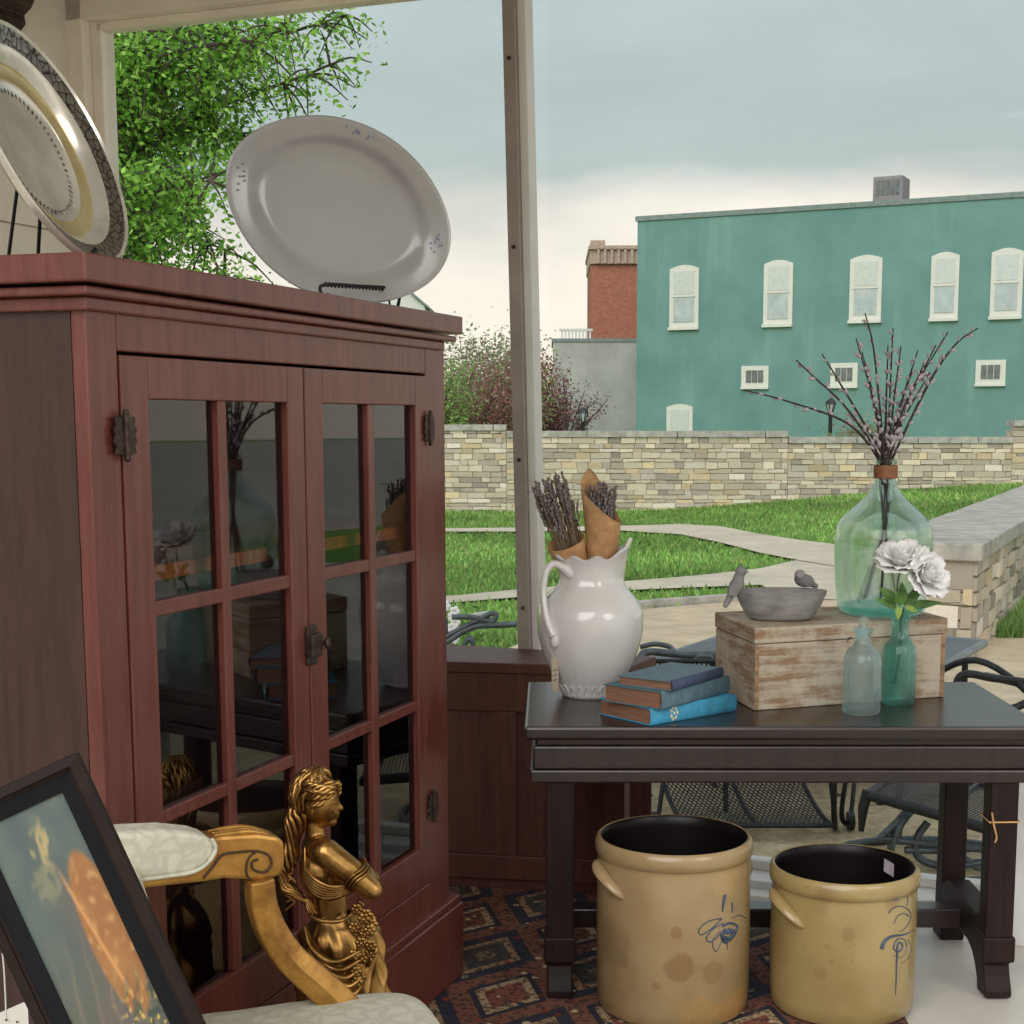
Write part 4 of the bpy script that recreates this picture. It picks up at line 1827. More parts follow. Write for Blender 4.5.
def book(label, C0, C1, C2, z0, z1, cover, spine_mat, name='old_book', round_sp=True, deco=False):
    """C0 front spine corner, C1 right end of the spine, C2 left corner (fore-edge side); cover boards, page block, rounded spine"""
    r = empty(name, V(C0.x, C0.y, z0))
    tag(r, label, 'book')
    u = (C1 - C0)
    Ls = u.length
    u.normalize()
    w = (C2 - C0)
    w = w - u * w.dot(u)
    Lw = w.length
    w.normalize()
    th = .003
    C0, u, w = V(C0.x, C0.y, 0), V(u.x, u.y, 0), V(w.x, w.y, 0)
    b = MB()
    for za, zb in ((z0, z0 + th), (z1 - th, z1)):
        q = [C0 + w * .004, C0 + u * Ls + w * .004, C0 + u * Ls + w * Lw, C0 + w * Lw]
        b.hexa([V(p.x, p.y, za) for p in q], [V(p.x, p.y, zb) for p in q])
    b.build('cover', cover, r, bevel=.0008)
    b = MB()
    q = [C0 + w * .006 + u * .004, C0 + u * (Ls - .004) + w * .006, C0 + u * (Ls - .004) + w * (Lw - .005), C0 + w * (Lw - .005) + u * .004]
    b.hexa([V(p.x, p.y, z0 + th) for p in q], [V(p.x, p.y, z1 - th) for p in q])
    b.build('pages', M_page, r)
    b = MB()
    zm, hz = (z0 + z1) / 2, (z1 - z0) / 2

    def fn(s, v):
        a = lerp(-PI / 2, PI / 2, s)
        bulge = .007 * math.cos(a)
        p = C0 + u * (Ls * v) + w * (.006 - bulge)
        return V(p.x, p.y, zm + hz * math.sin(a))
    b.grid(fn, 12, 2)
    sp_ = b.build('spine', spine_mat, r, smooth=180, solid=.0015)
    b = MB()
    if deco:
        def sp_pt(v, s, o=.0006):
            a = lerp(-PI / 2, PI / 2, s)
            p = C0 + u * (Ls * v) + w * (.006 - .007 * math.cos(a) - o)
            return V(p.x, p.y, zm + hz * math.sin(a))
        for s in (.2, .35, .5, .65, .8):
            b.tube([sp_pt(.42 + .03 * k, s) for k in range(14)], .0006, 4)
        b.tube([sp_pt(.34 + .5 * k / 14, .12 + .72 * math.sin(PI * k / 14)) for k in range(15)], .0011, 4)
        for v in (.82, .86, .95):
            b.tube([sp_pt(v, .1 + .1 * k) for k in range(9)], .0009, 4)
        b.build('spine_lines', plain('navy_stamping', (36, 82, 112), .6), sp_)
        b = MB()
        for k in range(7):
            a = 2 * PI * k / 7
            b.ball(sp_pt(.26 + .035 * math.cos(a), .52 + .22 * math.sin(a)), (.005, .002, .006), n=8, m=5)
        b.ball(sp_pt(.26, .52), (.005, .002, .005), n=8, m=5)
        b.build('spine_flower', plain('cream_stamping', (206, 200, 172), .6), sp_)
    else:
        for v in (.08, .12, .9):
            b = MB()
            pts = []
            for k in range(9):
                a = lerp(-PI / 2, PI / 2, .1 + .1 * k)
                p = C0 + u * (Ls * v) + w * (.006 - .007 * math.cos(a) - .0008)
                pts.append(V(p.x, p.y, zm + hz * math.sin(a)))
            b.tube(pts, .0007, 4)
            b.build('spine_band', spine_mat, sp_)


z0 = ZTt + .0005
C0, C1, C2 = az(650, 726, z0), az(736, 711, z0), az(607, 713, z0)
bk1h = ay(650, 709, C0.y).z
M_b1 = plain('bright_blue_cloth', (62, 148, 184), .7, var=.1, scale=30)
M_b2 = plain('slate_blue_cloth', (84, 112, 124), .75, var=.12, scale=30)
M_b3 = plain('grey_blue_cloth', (96, 120, 134), .75, var=.1, scale=30)
M_b3s = plain('navy_cloth', (58, 70, 98), .7, var=.1, scale=30)
book('bright blue old book with stamped floral spine, bottom of the stack', C0, C1, C2, z0, bk1h, M_b1, M_b1, deco=True)
z1 = bk1h + .0008
D0, D1, D2 = az(661, 710, z1), az(729, 693, z1), az(609, 700, z1)
bk2h = ay(661, 692, D0.y).z
book('slate blue cloth book in the middle of the stack', D0, D1, D2, z1, bk2h, M_b2, M_b2)
z2 = bk2h + .0008
E0, E1, E2 = az(672, 691.5, z2), az(723, 677, z2), az(621, 684, z2)
bk3h = ay(672, 681.5, E0.y).z
book('thin grey-blue book with navy spine on top of the stack', E0, E1, E2, z2, bk3h, M_b3, M_b3s)

# ---- painted wooden box
FL, FR, BL = az(754, 711, ZTt), az(944, 697, ZTt), az(714, 683, ZTt)
u = V(*(FR - FL))
Lb_ = u.length
u.normalize()
w = V(-.20, .98, 0).normalized()
Wb = .35
zt1 = ay(754, 628, FL.y).z
zs = ay(754, 644.5, FL.y).z
box = empty('wooden_box', FL.lerp(FR, .5))
tag(box, 'rough cream-painted lidded wooden box under the bowl and glass jug', 'box')


def bx4(a0, a1, c0_, c1, z0, z1, mb):
    q = [FL + u * a0 + w * c0_, FL + u * a1 + w * c0_, FL + u * a1 + w * c1, FL + u * a0 + w * c1]
    mb.hexa([V(p.x, p.y, z0) for p in q], [V(p.x, p.y, z1) for p in q])


b = MB()
bx4(0, Lb_, 0, Wb, ZTt + .0005, zs - .001, b)
b.build('body', M_chip, box, bevel=.003)
b = MB()
bx4(-.003, Lb_ + .003, -.003, Wb + .003, zs + .001, zt1, b)
b.build('lid', M_chip, box, bevel=.004)
b = MB()
bx4(.0, .012, -.0016, .0, ZTt + .002, zs - .003, b)
b.build('corner_strip', M_chipdark, box)
b = MB()
bx4(Lb_ - .016, Lb_ - .002, -.0016, .0, ZTt + .002, zs - .003, b)
b.build('corner_strip', M_chipdark, box)
b = MB()
hk = ay(848, 644, FL.y)
p_ = FL + u * (Lb_ * .49)
b.tube([V(p_.x, p_.y - .004, zs + .006), V(p_.x - .01, p_.y - .01, zs + .004), V(p_.x - .012, p_.y - .01, zs - .006)], .0018, 5)
b.build('latch_hook', M_darkmetal, box)


# ---- bowl with birds
def top_at(px, py):
    return az(px, py, zt1)


bc = top_at(780, 612)
BC = V(bc.x, 4.20, 0)
BC.x = ay(781, 600, BC.y).x
Sb = (BC.y * math.cos(TH) + .06) / F
bowl = empty('bird_bowl', (BC.x, BC.y, zt1))
tag(bowl, 'grey cement oval bowl with two small birds perched on its rim', 'bowl')
zr = ay(781, 591, BC.y).z


def bfn(r, z, a, k):
    return r * (1 + .02 * math.cos(8 * a)), z


hb = zr - zt1
prof = [(.001, zt1 + .001), (.024 / Sb * Sb, zt1 + .001)]
R_b = 46 * Sb
prof = [(.001, 0), (R_b * .60, 0), (R_b * .72, hb * .12), (R_b * .86, hb * .5), (R_b * .95, hb * .85), (R_b * .985, hb), (R_b * .95, hb * 1.03), (R_b * .90, hb * .98), (R_b * .8, hb * .5), (R_b * .6, hb * .15), (.001, hb * .12)]
b = MB()
b.lathe([(r, z + zt1 + .0005) for r, z in prof], (BC.x, BC.y, 0), 64, bfn, 1, .62)
b.build('bowl_body', M_greyclay, bowl, smooth=50)


def bird(c, head_dir, tilt, par, s=1.0, hd=None):
    b = MB()
    d = Vector(head_dir).normalized()
    bx = frame_of(d, (0, 0, 1))
    b.ball(c, (.013 * s, .013 * s, .021 * s), bx, 14, 9)
    hc = c + (d * .016 + V(0, 0, .012)) * s if hd is None else c + Vector(hd) * s
    b.ball(hc, .0105 * s, n=12, m=8)
    b.cap(c, hc, .011 * s, .009 * s, 10)
    bd = (hc - c)
    bd.z = 0
    bd = bd.normalized() if bd.length > 1e-4 else V(-1, 0, 0)
    b.cap(hc + bd * .007 * s, hc + bd * .016 * s, .004 * s, .001, 8)
    b.cap(c - d * .015 * s, c - d * .038 * s + V(0, 0, -.003), .008 * s, .005 * s, 8)
    for sgn in (-1, 1):
        sd = d.cross(V(0, 0, 1)).normalized() * sgn
        b.ball(c + sd * .009 * s - d * .004 * s, (.012 * s, .004 * s, .018 * s), frame_of(d, (0, 0, 1)), 10, 7)
    o = b.build('bird', M_greyclay, par, smooth=180)
    md = o.modifiers.new('r', 'REMESH')
    md.mode = 'VOXEL'
    md.voxel_size = .0022
    md.use_smooth_shade = True
    return o


S_b = 1.55
bird(ay(736, 586, BC.y) + V(0, 0, 0), (.5, 0, .9), 0, bowl, S_b, (.008, 0, .026))
bird(ay(803, 580, BC.y + .05) + V(0, 0, 0), (-.6, -.5, .25), 0, bowl, S_b * 1.0, (-.008, -.012, .010))

# ---- demijohn with willow
DY = 4.325
DX = ay(883, 560, DY).x
Sd = (DY * math.cos(TH) + .06) / F
dj = empty('glass_demijohn', (DX, DY, zt1))
tag(dj, 'big pale green glass demijohn with leather collar on the wooden box', 'jug')
zy = lambda y: zt1 + .001 + (615 - y) * Sd * 1.01
dprof = [(615, 0.3), (615, 34), (612, 41), (606, 44.5), (590, 46), (560, 48), (540, 48.5), (528, 46.5), (519, 41), (511, 32), (503, 23), (496, 16.5), (488, 12), (480, 10), (470, 9.6), (466, 11.5), (462, 11.5)]
outer = [(r * Sd, zy(y)) for y, r in dprof]
tk = .0035
inner = [(max(.001, r * Sd - tk), zy(y) + (tk if y > 600 else 0)) for y, r in dprof][::-1]
inner[-1] = (.001, zy(615) + tk)
b = MB()
b.lathe(outer + inner, (DX, DY, 0), 72)
b.build('glass_body', M_demi, dj, smooth=70)
b = MB()
b.lathe([(.001, zy(614)), (33 * Sd, zy(613.5)), (40 * Sd, zy(609)), (41.5 * Sd, zy(606)), (34 * Sd, zy(605)), (20 * Sd, zy(608)), (.001, zy(609.5))], (DX, DY, 0), 48)
b.build('thick_base', M_demibase, dj, smooth=50)
M_leather = plain('brown_leather', (128, 82, 52), .6, var=.2, scale=50, bump=.3)
b = MB()
b.lathe([(10.2 * Sd, zy(481)), (11.6 * Sd, zy(481)), (11.9 * Sd, zy(474)), (11.7 * Sd, zy(468)), (10.4 * Sd, zy(468))], (DX, DY, 0), 40)
b.build('leather_collar', M_leather, dj, smooth=40)

# willow branches: separate things standing in the jug
ck = MB()
ck.ball((0, 0, .006), (.0042, .0042, .0075), None, 8, 6)
ck_me = None
willow = []
tips = [((744, 390), -.02, 'longest willow branch, nearly horizontal, reaching out low to the left', [(790, 402), (850, 425)]),
        ((796, 360), -.01, 'second lowest willow branch on the left, slanting up from the jug', [(815, 378), (848, 410)]),
        ((822, 354), .0, 'third willow branch from the left, slanting steeply from the jug', [(838, 380), (862, 420)]),
        ((865, 313), .02, 'tallest willow branch, its bare tip highest of the bunch', [(873, 345), (879, 400)]),
        ((856, 338), .0, None, None), ((893, 328), .01, None, None), ((901, 346), -.02, None, None), ((918, 350), .03, None, None), ((862, 352), .03, None, None),
        ((948, 332), .01, None, None), ((978, 328), -.01, 'willow branch leaning furthest right, its tip level with the bunch top', [(955, 345), (928, 385)]), ((936, 345), .04, None, None), ((926, 360), -.03, None, None), ((930, 372), .0, None, None), ((888, 345), .04, None, None), ((912, 372), .02, None, None)]
rnd = random.Random(21)
catkin_mesh = None
for i, ((tx, ty), dy, lab, via) in enumerate(tips):
    tip = ay(tx, ty, DY + dy)
    neck = V(DX + rnd.uniform(-.012, .012), DY + rnd.uniform(-.012, .012), zy(470))
    if via:
        mids = [ay(x, y, DY + dy * (1 - .3 * k)) for k, (x, y) in enumerate(via)]
    else:
        m = neck.lerp(tip, .5) + V((DX - tip.x) * .12, 0, 0)
        mids = [m]
    if i % 4 == 1 or i in (3,):
        low = [V(DX + rnd.uniform(-.008, .008), DY, zy(520)), V(DX + rnd.uniform(-.07, .05), DY + rnd.uniform(-.02, .02), zy(600))]
    else:
        low = [V(neck.x, neck.y, zy(488))]
    path = spline([tip] + mids + [neck] + low, 6)
    n = len(path)
    b = MB()
    b.tube(path, [lerp(.0018, .0040, min(1, k / (n * .55))) for k in range(n)], 6)
    o = b.build('willow_branch', M_twig, smooth=180, loc=neck)
    tag(o, lab or 'upright dark willow branch with grey catkins, one of the crowded middle bunch', 'branch', None if lab else 'crowded willow branches in the jug')
    # catkins along the upper part
    cnt = 0
    acc = 0
    step = .017 if not via or i > 5 else .03
    for k in range(1, n):
        if path[k].z < zy(462):
            break
        d = (path[k - 1] - path[k])
        L = d.length
        d.normalize()
        acc += L
        while acc > step * .9:
            acc -= step
            s_ = rnd.random()
            p = path[k].lerp(path[k - 1], s_)
            if (p - tip).length < .01:
                continue
            side = d.cross(V(rnd.gauss(0, 1), rnd.gauss(0, 1), rnd.gauss(0, 1))).normalized()
            dd = (d * .8 + side * .7).normalized()
            Mk = frame_of(dd).to_4x4()
            if catkin_mesh is None:
                co = ck.build('catkin', M_catkin, smooth=180)
                catkin_mesh = co.data
            else:
                co = bpy.data.objects.new('catkin', catkin_mesh)
                COL.objects.link(co)
            co.parent = o
            sc = rnd.uniform(.9, 1.55)
            co.matrix_basis = Matrix.Translation(p - neck + side * .002) @ Mk @ Matrix.Diagonal((sc, sc, sc, 1))
            cnt += 1

# small price card tucked behind the jug
cc = ay(909, 504, DY + .05)
# ---- small bottles


def zfun(base_y, Y):
    s = (Y * math.cos(TH) + .09) / F
    return s, (lambda y: ZTt + .001 + (base_y - y) * s * 1.012)


B1 = az(861, 713, ZTt)
s1, z1f = zfun(713, B1.y)
bt1 = empty('apothecary_bottle', (B1.x, B1.y, ZTt))
tag(bt1, 'clear pale blue glass bottle with glass stopper in front of the box', 'bottle')
pr = [(713, .3), (713, 17), (710, 19), (700, 19), (666, 19), (657, 18.2), (650, 15), (646, 10.5), (642, 8.6), (634, 7.5), (632, 10), (629, 10.2), (628, 8.5)]
outer = [(r * s1, z1f(y)) for y, r in pr]
inner = [(max(.001, r * s1 - .0028), z1f(y) + (.003 if y > 709 else 0)) for y, r in pr][::-1]
b = MB()
b.lathe(outer + inner, (B1.x, B1.y, 0), 48)
b.build('bottle_body', M_bottle, bt1, smooth=60)
b = MB()
b.lathe([(.001, z1f(638)), (5 * s1, z1f(638)), (6.5 * s1, z1f(629)), (4.5 * s1, z1f(627)), (5.5 * s1, z1f(622)), (4.5 * s1, z1f(618)), (.001, z1f(617))], (B1.x, B1.y, 0), 24)
b.build('stopper', M_bottle, bt1, smooth=60)

B2 = az(898, 704, ZTt)
s2_, z2f = zfun(704, B2.y)
bt2 = empty('teal_bottle', (B2.x, B2.y, ZTt))
tag(bt2, 'slender teal glass bottle holding white roses, in front of the box', 'bottle')
pr = [(704, .3), (704, 14.5), (701, 16.3), (690, 16.5), (655, 16.5), (646, 15), (640, 11), (635, 8.5), (628, 8), (622, 8), (620, 9.5), (617, 9.5)]
outer = [(r * s2_, z2f(y)) for y, r in pr]
inner = [(max(.001, r * s2_ - .0028), z2f(y) + (.003 if y > 700 else 0)) for y, r in pr][::-1]
b = MB()
b.lathe(outer + inner, (B2.x, B2.y, 0), 48)
b.build('bottle_body', M_teal, bt2, smooth=60)

# roses
M_petal = plain('white_petal', (236, 234, 234), .7, var=.02)
M_rleaf = plain('rose_leaf', (72, 104, 48), .55, var=.3, scale=25, spec=.3)
M_rleaf2 = plain('young_rose_leaf', (122, 146, 70), .55, var=.2, scale=25, spec=.3)
M_rstem = plain('green_stem', (64, 78, 46), .6)


def petal_ring(b, c, M, n, r, h, cup, seed, w=1.0):
    rnd = random.Random(seed)
    for k in range(n):
        a0 = 2 * PI * k / n + rnd.uniform(-.2, .2)
        hh = h * rnd.uniform(.9, 1.1)
        rr0 = r * rnd.uniform(.92, 1.06)

        def fn(u_, v):
            s = (u_ - .5) * 2
            wid_ = w * math.sin(PI * min(1, .12 + v * .75)) * (PI / n) * 1.5
            a = a0 + s * wid_
            rad_ = rr0 * (.25 + .75 * v ** .7) + cup * rr0 * max(0, v - .75) * 2 * (1 + .4 * abs(s))
            z = hh * (v ** 1.15) - .1 * hh * abs(s) ** 2 * v + .0015 * math.sin(9 * s + k)
            return c + M @ Vector((rad_ * math.cos(a), rad_ * math.sin(a), z))
        b.grid(fn, 9, 7)


def rose(label, c, axis, size, seed, stem_pts, leaves):
    r = empty('artificial_rose', stem_pts[-1])
    tag(r, label, 'flower')
    M = frame_of(axis, (1, 0, 0))
    b = MB()
    petal_ring(b, c - M @ Vector((0, 0, size * .35)), M, 5, size * .28, size * .95, -.2, seed)
    petal_ring(b, c - M @ Vector((0, 0, size * .35)), M, 5, size * .48, size * .95, .1, seed + 1)
    petal_ring(b, c - M @ Vector((0, 0, size * .38)), M, 6, size * .72, size * .85, .35, seed + 2)
    petal_ring(b, c - M @ Vector((0, 0, size * .40)), M, 7, size * .95, size * .62, .55, seed + 3)
    petal_ring(b, c - M @ Vector((0, 0, size * .42)), M, 7, size * 1.05, size * .30, .35, seed + 4)
    b.build('petals', M_petal, r, smooth=180, solid=.0006)
    b = MB()
    b.tube(spline(stem_pts, 6), .0022, 6)
    b.build('stem', M_rstem, r, smooth=180)
    for (p0, p1, wd, mt) in leaves:
        d = p1 - p0
        L = d.length
        d.normalize()
        sd = d.cross(V(.25, -1, .2)).normalized()
        up_ = sd.cross(d)
        b = MB()

        def fn(u_, v):
            s = (u_ - .5) * 2
            ww = wd * math.sin(PI * min(.999, v) ** .75) * (1 - .1 * v)
            return p0 + d * (L * v) + sd * (s * ww) + up_ * (.12 * ww * (s * s) * 2 - L * .18 * v * v)
        b.grid(fn, 9, 10)
        b.build('leaf', mt, r, smooth=180)


def rp(px, py, dy=0.0):
    return ay(px, py, B2.y - .055 + dy)


neck2 = V(B2.x, B2.y, z2f(617))
low2 = V(B2.x - .012, B2.y, z2f(685))
rose('white cloth rose facing up left, higher of the two in teal bottle', rp(902, 557), (-.1, -.45, .8), 21 * s2_, 31,
     [rp(901, 566), rp(897, 590), neck2 + V(-.001, 0, 0), V(B2.x + .002, B2.y, z2f(650)), low2],
     [(rp(896, 603), rp(880, 586), .017, M_rleaf), (rp(897, 608), rp(877, 598, -.01), .012, M_rleaf), (rp(899, 606, -.01), rp(904, 583, -.02), .020, M_rleaf), (rp(898, 606, -.01), rp(899, 620, -.02), .011, M_rleaf2)])
rose('white cloth rose drooping right, lower of the two in teal bottle', rp(928, 574, -.01), (.45, -.6, .35), 21 * s2_, 57,
     [rp(922, 580), rp(910, 594), neck2 + V(.003, 0, 0), V(B2.x - .003, B2.y, z2f(650)), low2 + V(.004, 0, .01)],
     [(rp(903, 604), rp(924, 588, -.01), .016, M_rleaf), (rp(905, 606), rp(944, 602, -.01), .013, M_rleaf), (rp(904, 606, -.01), rp(920, 612, -.02), .009, M_rleaf2)])

# ================================================================ CROCKS
def crock(name, label, cx_px, Yc, zr_py, R, Rr, mat, seed):
    cx = ay(cx_px, zr_py, Yc).x
    zt_ = ay(cx_px, zr_py, Yc).z
    r = empty(name, (cx, Yc, 0.01))
    tag(r, label, 'crock')
    z0 = .0095
    rb_ = .046
    outer = [(.001, z0), (R * .955, z0), (R * .985, z0 + .008), (R, z0 + .04), (R * 1.01, zt_ * .5), (R, zt_ - rb_ - .012), (R * .992, zt_ - rb_ - .003), (R * 1.0, zt_ - rb_),
             (Rr * .99, zt_ - rb_ + .004), (Rr, zt_ - rb_ + .016), (Rr, zt_ - .018), (Rr * .985, zt_ - .006), (Rr * .955, zt_)]
    b = MB()
    b.lathe(outer + [(Rr * .93, zt_ - .001)], (cx, Yc, 0), 96)
    b.build('crock_body', mat, r, smooth=50)
    b = MB()
    b.lathe([(Rr * .93, zt_ - .001), (Rr * .91, zt_ - .006), (Rr * .905, zt_ - .03), (Rr * .90, .05), (.001, .04)], (cx, Yc, 0), 96)
    b.build('dark_lining', M_crockin, r, smooth=50)
    # ear handles left and right
    for sgn, phi in ((1, math.radians(208)), (-1, math.radians(28))):
        b = MB()

        def fn(u_, v):
            s = (u_ - .5) * 2                       # along the ear
            a = phi + s * .066 / R
            zc_ = zt_ - rb_ - .022 - .06 * ((s + 1) / 2) ** 1.6
            if sgn < 0:
                zc_ = zt_ - rb_ - .022 - .06 * ((1 - s) / 2) ** 1.6
            out = .038 * (max(0, 1 - s * s)) ** .5
            th = v * 2 * PI
            rr_ = R + out * (.5 + .5 * math.cos(th)) - .004
            return V(cx + rr_ * math.cos(a), Yc + rr_ * math.sin(a), zc_ + .015 * math.sqrt(max(0, 1 - s ** 4)) * math.sin(th) + .006 * out / .03)
        b.grid(fn, 24, 14)
        b.build('ear_handle', mat, r, smooth=180)
    return r, cx, Yc, zt_, R


YC = 3.60 if False else 3.62
def cspot(cx_px, R, zr, px, py):
    cx = ay(cx_px, zr, 3.80).x
    d = ray(px, py)
    Bq = 2 * (-cx * d.x - 3.8 * d.y)
    A = d.x ** 2 + d.y ** 2
    D_ = Bq * Bq - 4 * A * (cx * cx + 3.8 * 3.8 - R * R)
    return tuple(Vector((0, 0, EYE)) + d * ((-Bq - math.sqrt(max(0, D_))) / (2 * A)))


BR = (128, 96, 62)
M_crock = crock_mat('salt_glaze_tan', 0.3, [(cspot(674, .2, 834, *p), r, k, c) for p, r, k, c in (
    ((679, 967), .042, .8, BR), ((714, 974), .034, .6, BR), ((676, 934), .017, .75, BR), ((656, 986), .014, .6, BR), ((612, 945), .07, .35, (96, 74, 58)),
    ((735, 1012), .07, .55, (186, 130, 60)), ((700, 1016), .06, .4, (190, 140, 70)), ((728, 880), .05, .35, (192, 150, 84)), ((748, 935), .03, .5, BR))])
M_crock2 = crock_mat('salt_glaze_yellow', 2.1, [(cspot(844.5, .188, 863, *p), r, k, c) for p, r, k, c in (
    ((849, 934), .02, .5, BR), ((820, 974), .018, .45, BR), ((828, 947), .010, .4, BR), ((832, 962), .01, .4, BR), ((780, 950), .05, .3, BR))])
# centres from where the crocks meet the floor
kA = crock('stoneware_crock', 'larger tan stoneware crock with blue floral scribble and brown stains', 674, 3.80, 834, .199, .2055, M_crock, 1)
kB = crock('stoneware_crock', 'smaller yellow-tan stoneware crock with blue three-scroll motif, on the right', 844.5, 3.80, 863, .187, .1945, M_crock2, 2)


def on_crock(K, px, py, off=.0012):
    """point on the crock wall met by a line of sight"""
    r_, cx, Yc, zt_, R = K
    R = R * 1.005 + off
    d = ray(px, py)
    ox, oy = -cx, -Yc
    A = d.x ** 2 + d.y ** 2
    Bq = 2 * (ox * d.x + oy * d.y)
    Cq = ox * ox + oy * oy - R * R
    D_ = Bq * Bq - 4 * A * Cq
    t = (-Bq - math.sqrt(max(0, D_))) / (2 * A)
    return Vector((0, 0, EYE)) + d * t


def strokes(K, lst, name='cobalt_motif'):
    b = MB()
    for pts, w0_, w1_ in lst:
        P = [on_crock(K, x, y) for x, y in pts]
        P = spline(P, 6)
        n = len(P)
        b.tube(P, [1.35 * lerp(w0_, w1_, i / (n - 1)) for i in range(n)], 5)
    b.build(name, M_cobalt, K[0], smooth=180)


q3 = lambda x, y: (540 + x / 3.16, 700 + y / 3.16)
strokes(kA, [
    ([q3(585, 615), q3(580, 640), q3(577, 668)], .0035, .0015),
    ([q3(608, 640), q3(607, 672)], .002, .001),
    ([q3(570, 690), q3(530, 700), q3(502, 725), q3(510, 742), q3(545, 720), q3(575, 690)], .0012, .0012),
    ([q3(580, 705), q3(545, 725), q3(525, 755), q3(545, 762), q3(585, 722)], .0012, .0014),
    ([q3(570, 730), q3(545, 760), q3(555, 795), q3(575, 760)], .001, .001),
    ([q3(575, 715), q3(600, 705), q3(622, 715), q3(610, 745), q3(585, 765), q3(575, 740), q3(600, 725)], .002, .004),
    ([q3(590, 735), q3(612, 730), q3(600, 752), q3(582, 750)], .0045, .004),
    ([q3(590, 750), q3(592, 790)], .002, .0006),
    ([q3(605, 690), q3(630, 680), q3(652, 690)], .0008, .0012),
    ([q3(615, 660), q3(655, 650)], .0006, .001),
])
q4 = lambda x, y: (820 + x / 5.02, 864 + y / 5.02)
strokes(kB, [
    ([q4(360, 180), q4(370, 150), q4(400, 132), q4(430, 145), q4(442, 180), q4(435, 210)], .0007, .0007),
    ([q4(365, 180), q4(390, 172), q4(412, 140)], .0008, .0038),
    ([q4(345, 245), q4(370, 220), q4(410, 212), q4(450, 235), q4(455, 275), q4(430, 320), q4(400, 340)], .001, .0006),
    ([q4(372, 300), q4(390, 262), q4(425, 248), q4(445, 262)], .0006, .001),
    ([q4(308, 425), q4(325, 385), q4(365, 362), q4(420, 355), q4(470, 332)], .0038, .0009),
    ([q4(385, 420), q4(395, 395), q4(412, 400), q4(410, 425), q4(392, 440), q4(370, 425), q4(375, 395), q4(395, 375), q4(425, 380), q4(435, 410)], .0022, .0009),
    ([q4(435, 410), q4(425, 455), q4(395, 470), q4(365, 455)], .0006, .0006),
    ([q4(440, 380), q4(458, 420), q4(445, 470), q4(410, 500)], .0005, .0005),
    ([q4(388, 420), q4(384, 500), q4(383, 580), q4(380, 660)], .0026, .0006),
])
# price sticker inside the right crock
K = kB
b = MB()
ang0 = math.radians(36)
pts = []
Ri = K[4] * 1.04 * .895
for j in range(2):
    for i in range(5):
        a = ang0 - .10 + .20 * i / 4
        pts.append(V(K[1] + Ri * math.cos(a), K[2] + Ri * math.sin(a), K[3] - .030 - .036 * j + .008 * i / 4))
b.add(pts, [(i, i + 1, i + 6, i + 5) for i in range(4)])
o = b.build('price_sticker', plain('lilac_sticker', (170, 158, 166), .8), loc=pts[2])
tag(o, 'small pale price sticker inside the rim of the smaller crock', 'sticker')

# ================================================================ GILT ARMCHAIR
ch_f = Vector((math.cos(math.radians(20)), math.sin(math.radians(20))))
A0 = ay(120, 858, 2.40)
E0_ = ay(283, 862, 2.54)
chair = empty('gilt_armchair', (-.6, 2.3, 0))
tag(chair, 'gilt wood armchair with ivory damask seat and scrolled arm', 'chair')
ad = (E0_ - A0)
adh = V(ad.x, ad.y, 0).normalized()
sidev = V(-adh.y, adh.x, 0)      # away from the camera


def arm_poly(pxs, depth_fn):
    return [ay(x, y, depth_fn(x)) for x, y in pxs]


dY = lambda x: lerp(A0.y, E0_.y, (x - 120) / 163)
# arm: side silhouette in profile, extruded through its width
sil = [(60, 870), (60, 842), (120, 838), (214, 838), (222, 836), (258, 834), (279, 837), (285, 843), (285, 866), (281, 876), (262, 882), (245, 880), (225, 879), (200, 883), (170, 886), (120, 892)]
b = MB()
b.prism([p for p in arm_poly(sil, dY)], sidev * .06)
arm = b.build('arm', M_gilt, chair, bevel=.007)
b = MB()
gr = [(203, 878), (213, 866), (222, 855), (238, 852), (256, 851), (268, 855), (271, 864), (264, 872), (253, 869), (252, 862), (258, 859)]
b.tube(spline([p - sidev * .0015 for p in arm_poly(gr, dY)], 6), .0023, 6)
gr = [(256, 851), (248, 859), (246, 872), (250, 880)]
b.tube(spline([p - sidev * .0015 for p in arm_poly(gr, dY)], 6), .002, 6)
for k in range(3):
    gr = [(222 + k * 6, 836 - k), (240 + k * 7, 835), (262, 833 + k)]
b.build('carved_scroll', M_giltdark, arm, smooth=180)
# acanthus carving on top of the arm end
b = MB()
for s in (.010, .026, .044):
    b.tube(spline([p + sidev * s for p in arm_poly([(216, 837), (235, 834.5), (252, 833), (272, 836)], dY)], 5), [.002 + .0035 * math.sin(PI * i / 15) for i in range(16)], 7)
b.build('carved_leaf', M_gilt, arm, smooth=180)
# padded arm rest
padc = [(70, 868), (70, 840), (100, 834), (130, 831.5), (165, 830), (195, 833), (211, 838), (216, 846), (213, 856), (205, 866), (190, 873), (165, 877), (130, 881), (100, 884)]
b = MB()
b.prism([p - sidev * .004 for p in arm_poly(padc, dY)], sidev * .068)
b.build('arm_pad', M_damask, chair, bevel=.012)
b = MB()
wl_ = [(70, 884), (130, 880), (165, 876), (190, 872), (204, 865), (212, 856), (215, 847), (211, 838)]
b.tube(spline([p - sidev * .004 for p in arm_poly(wl_, dY)], 5), .0035, 8)
b.build('piping', M_damask, chair, smooth=180)
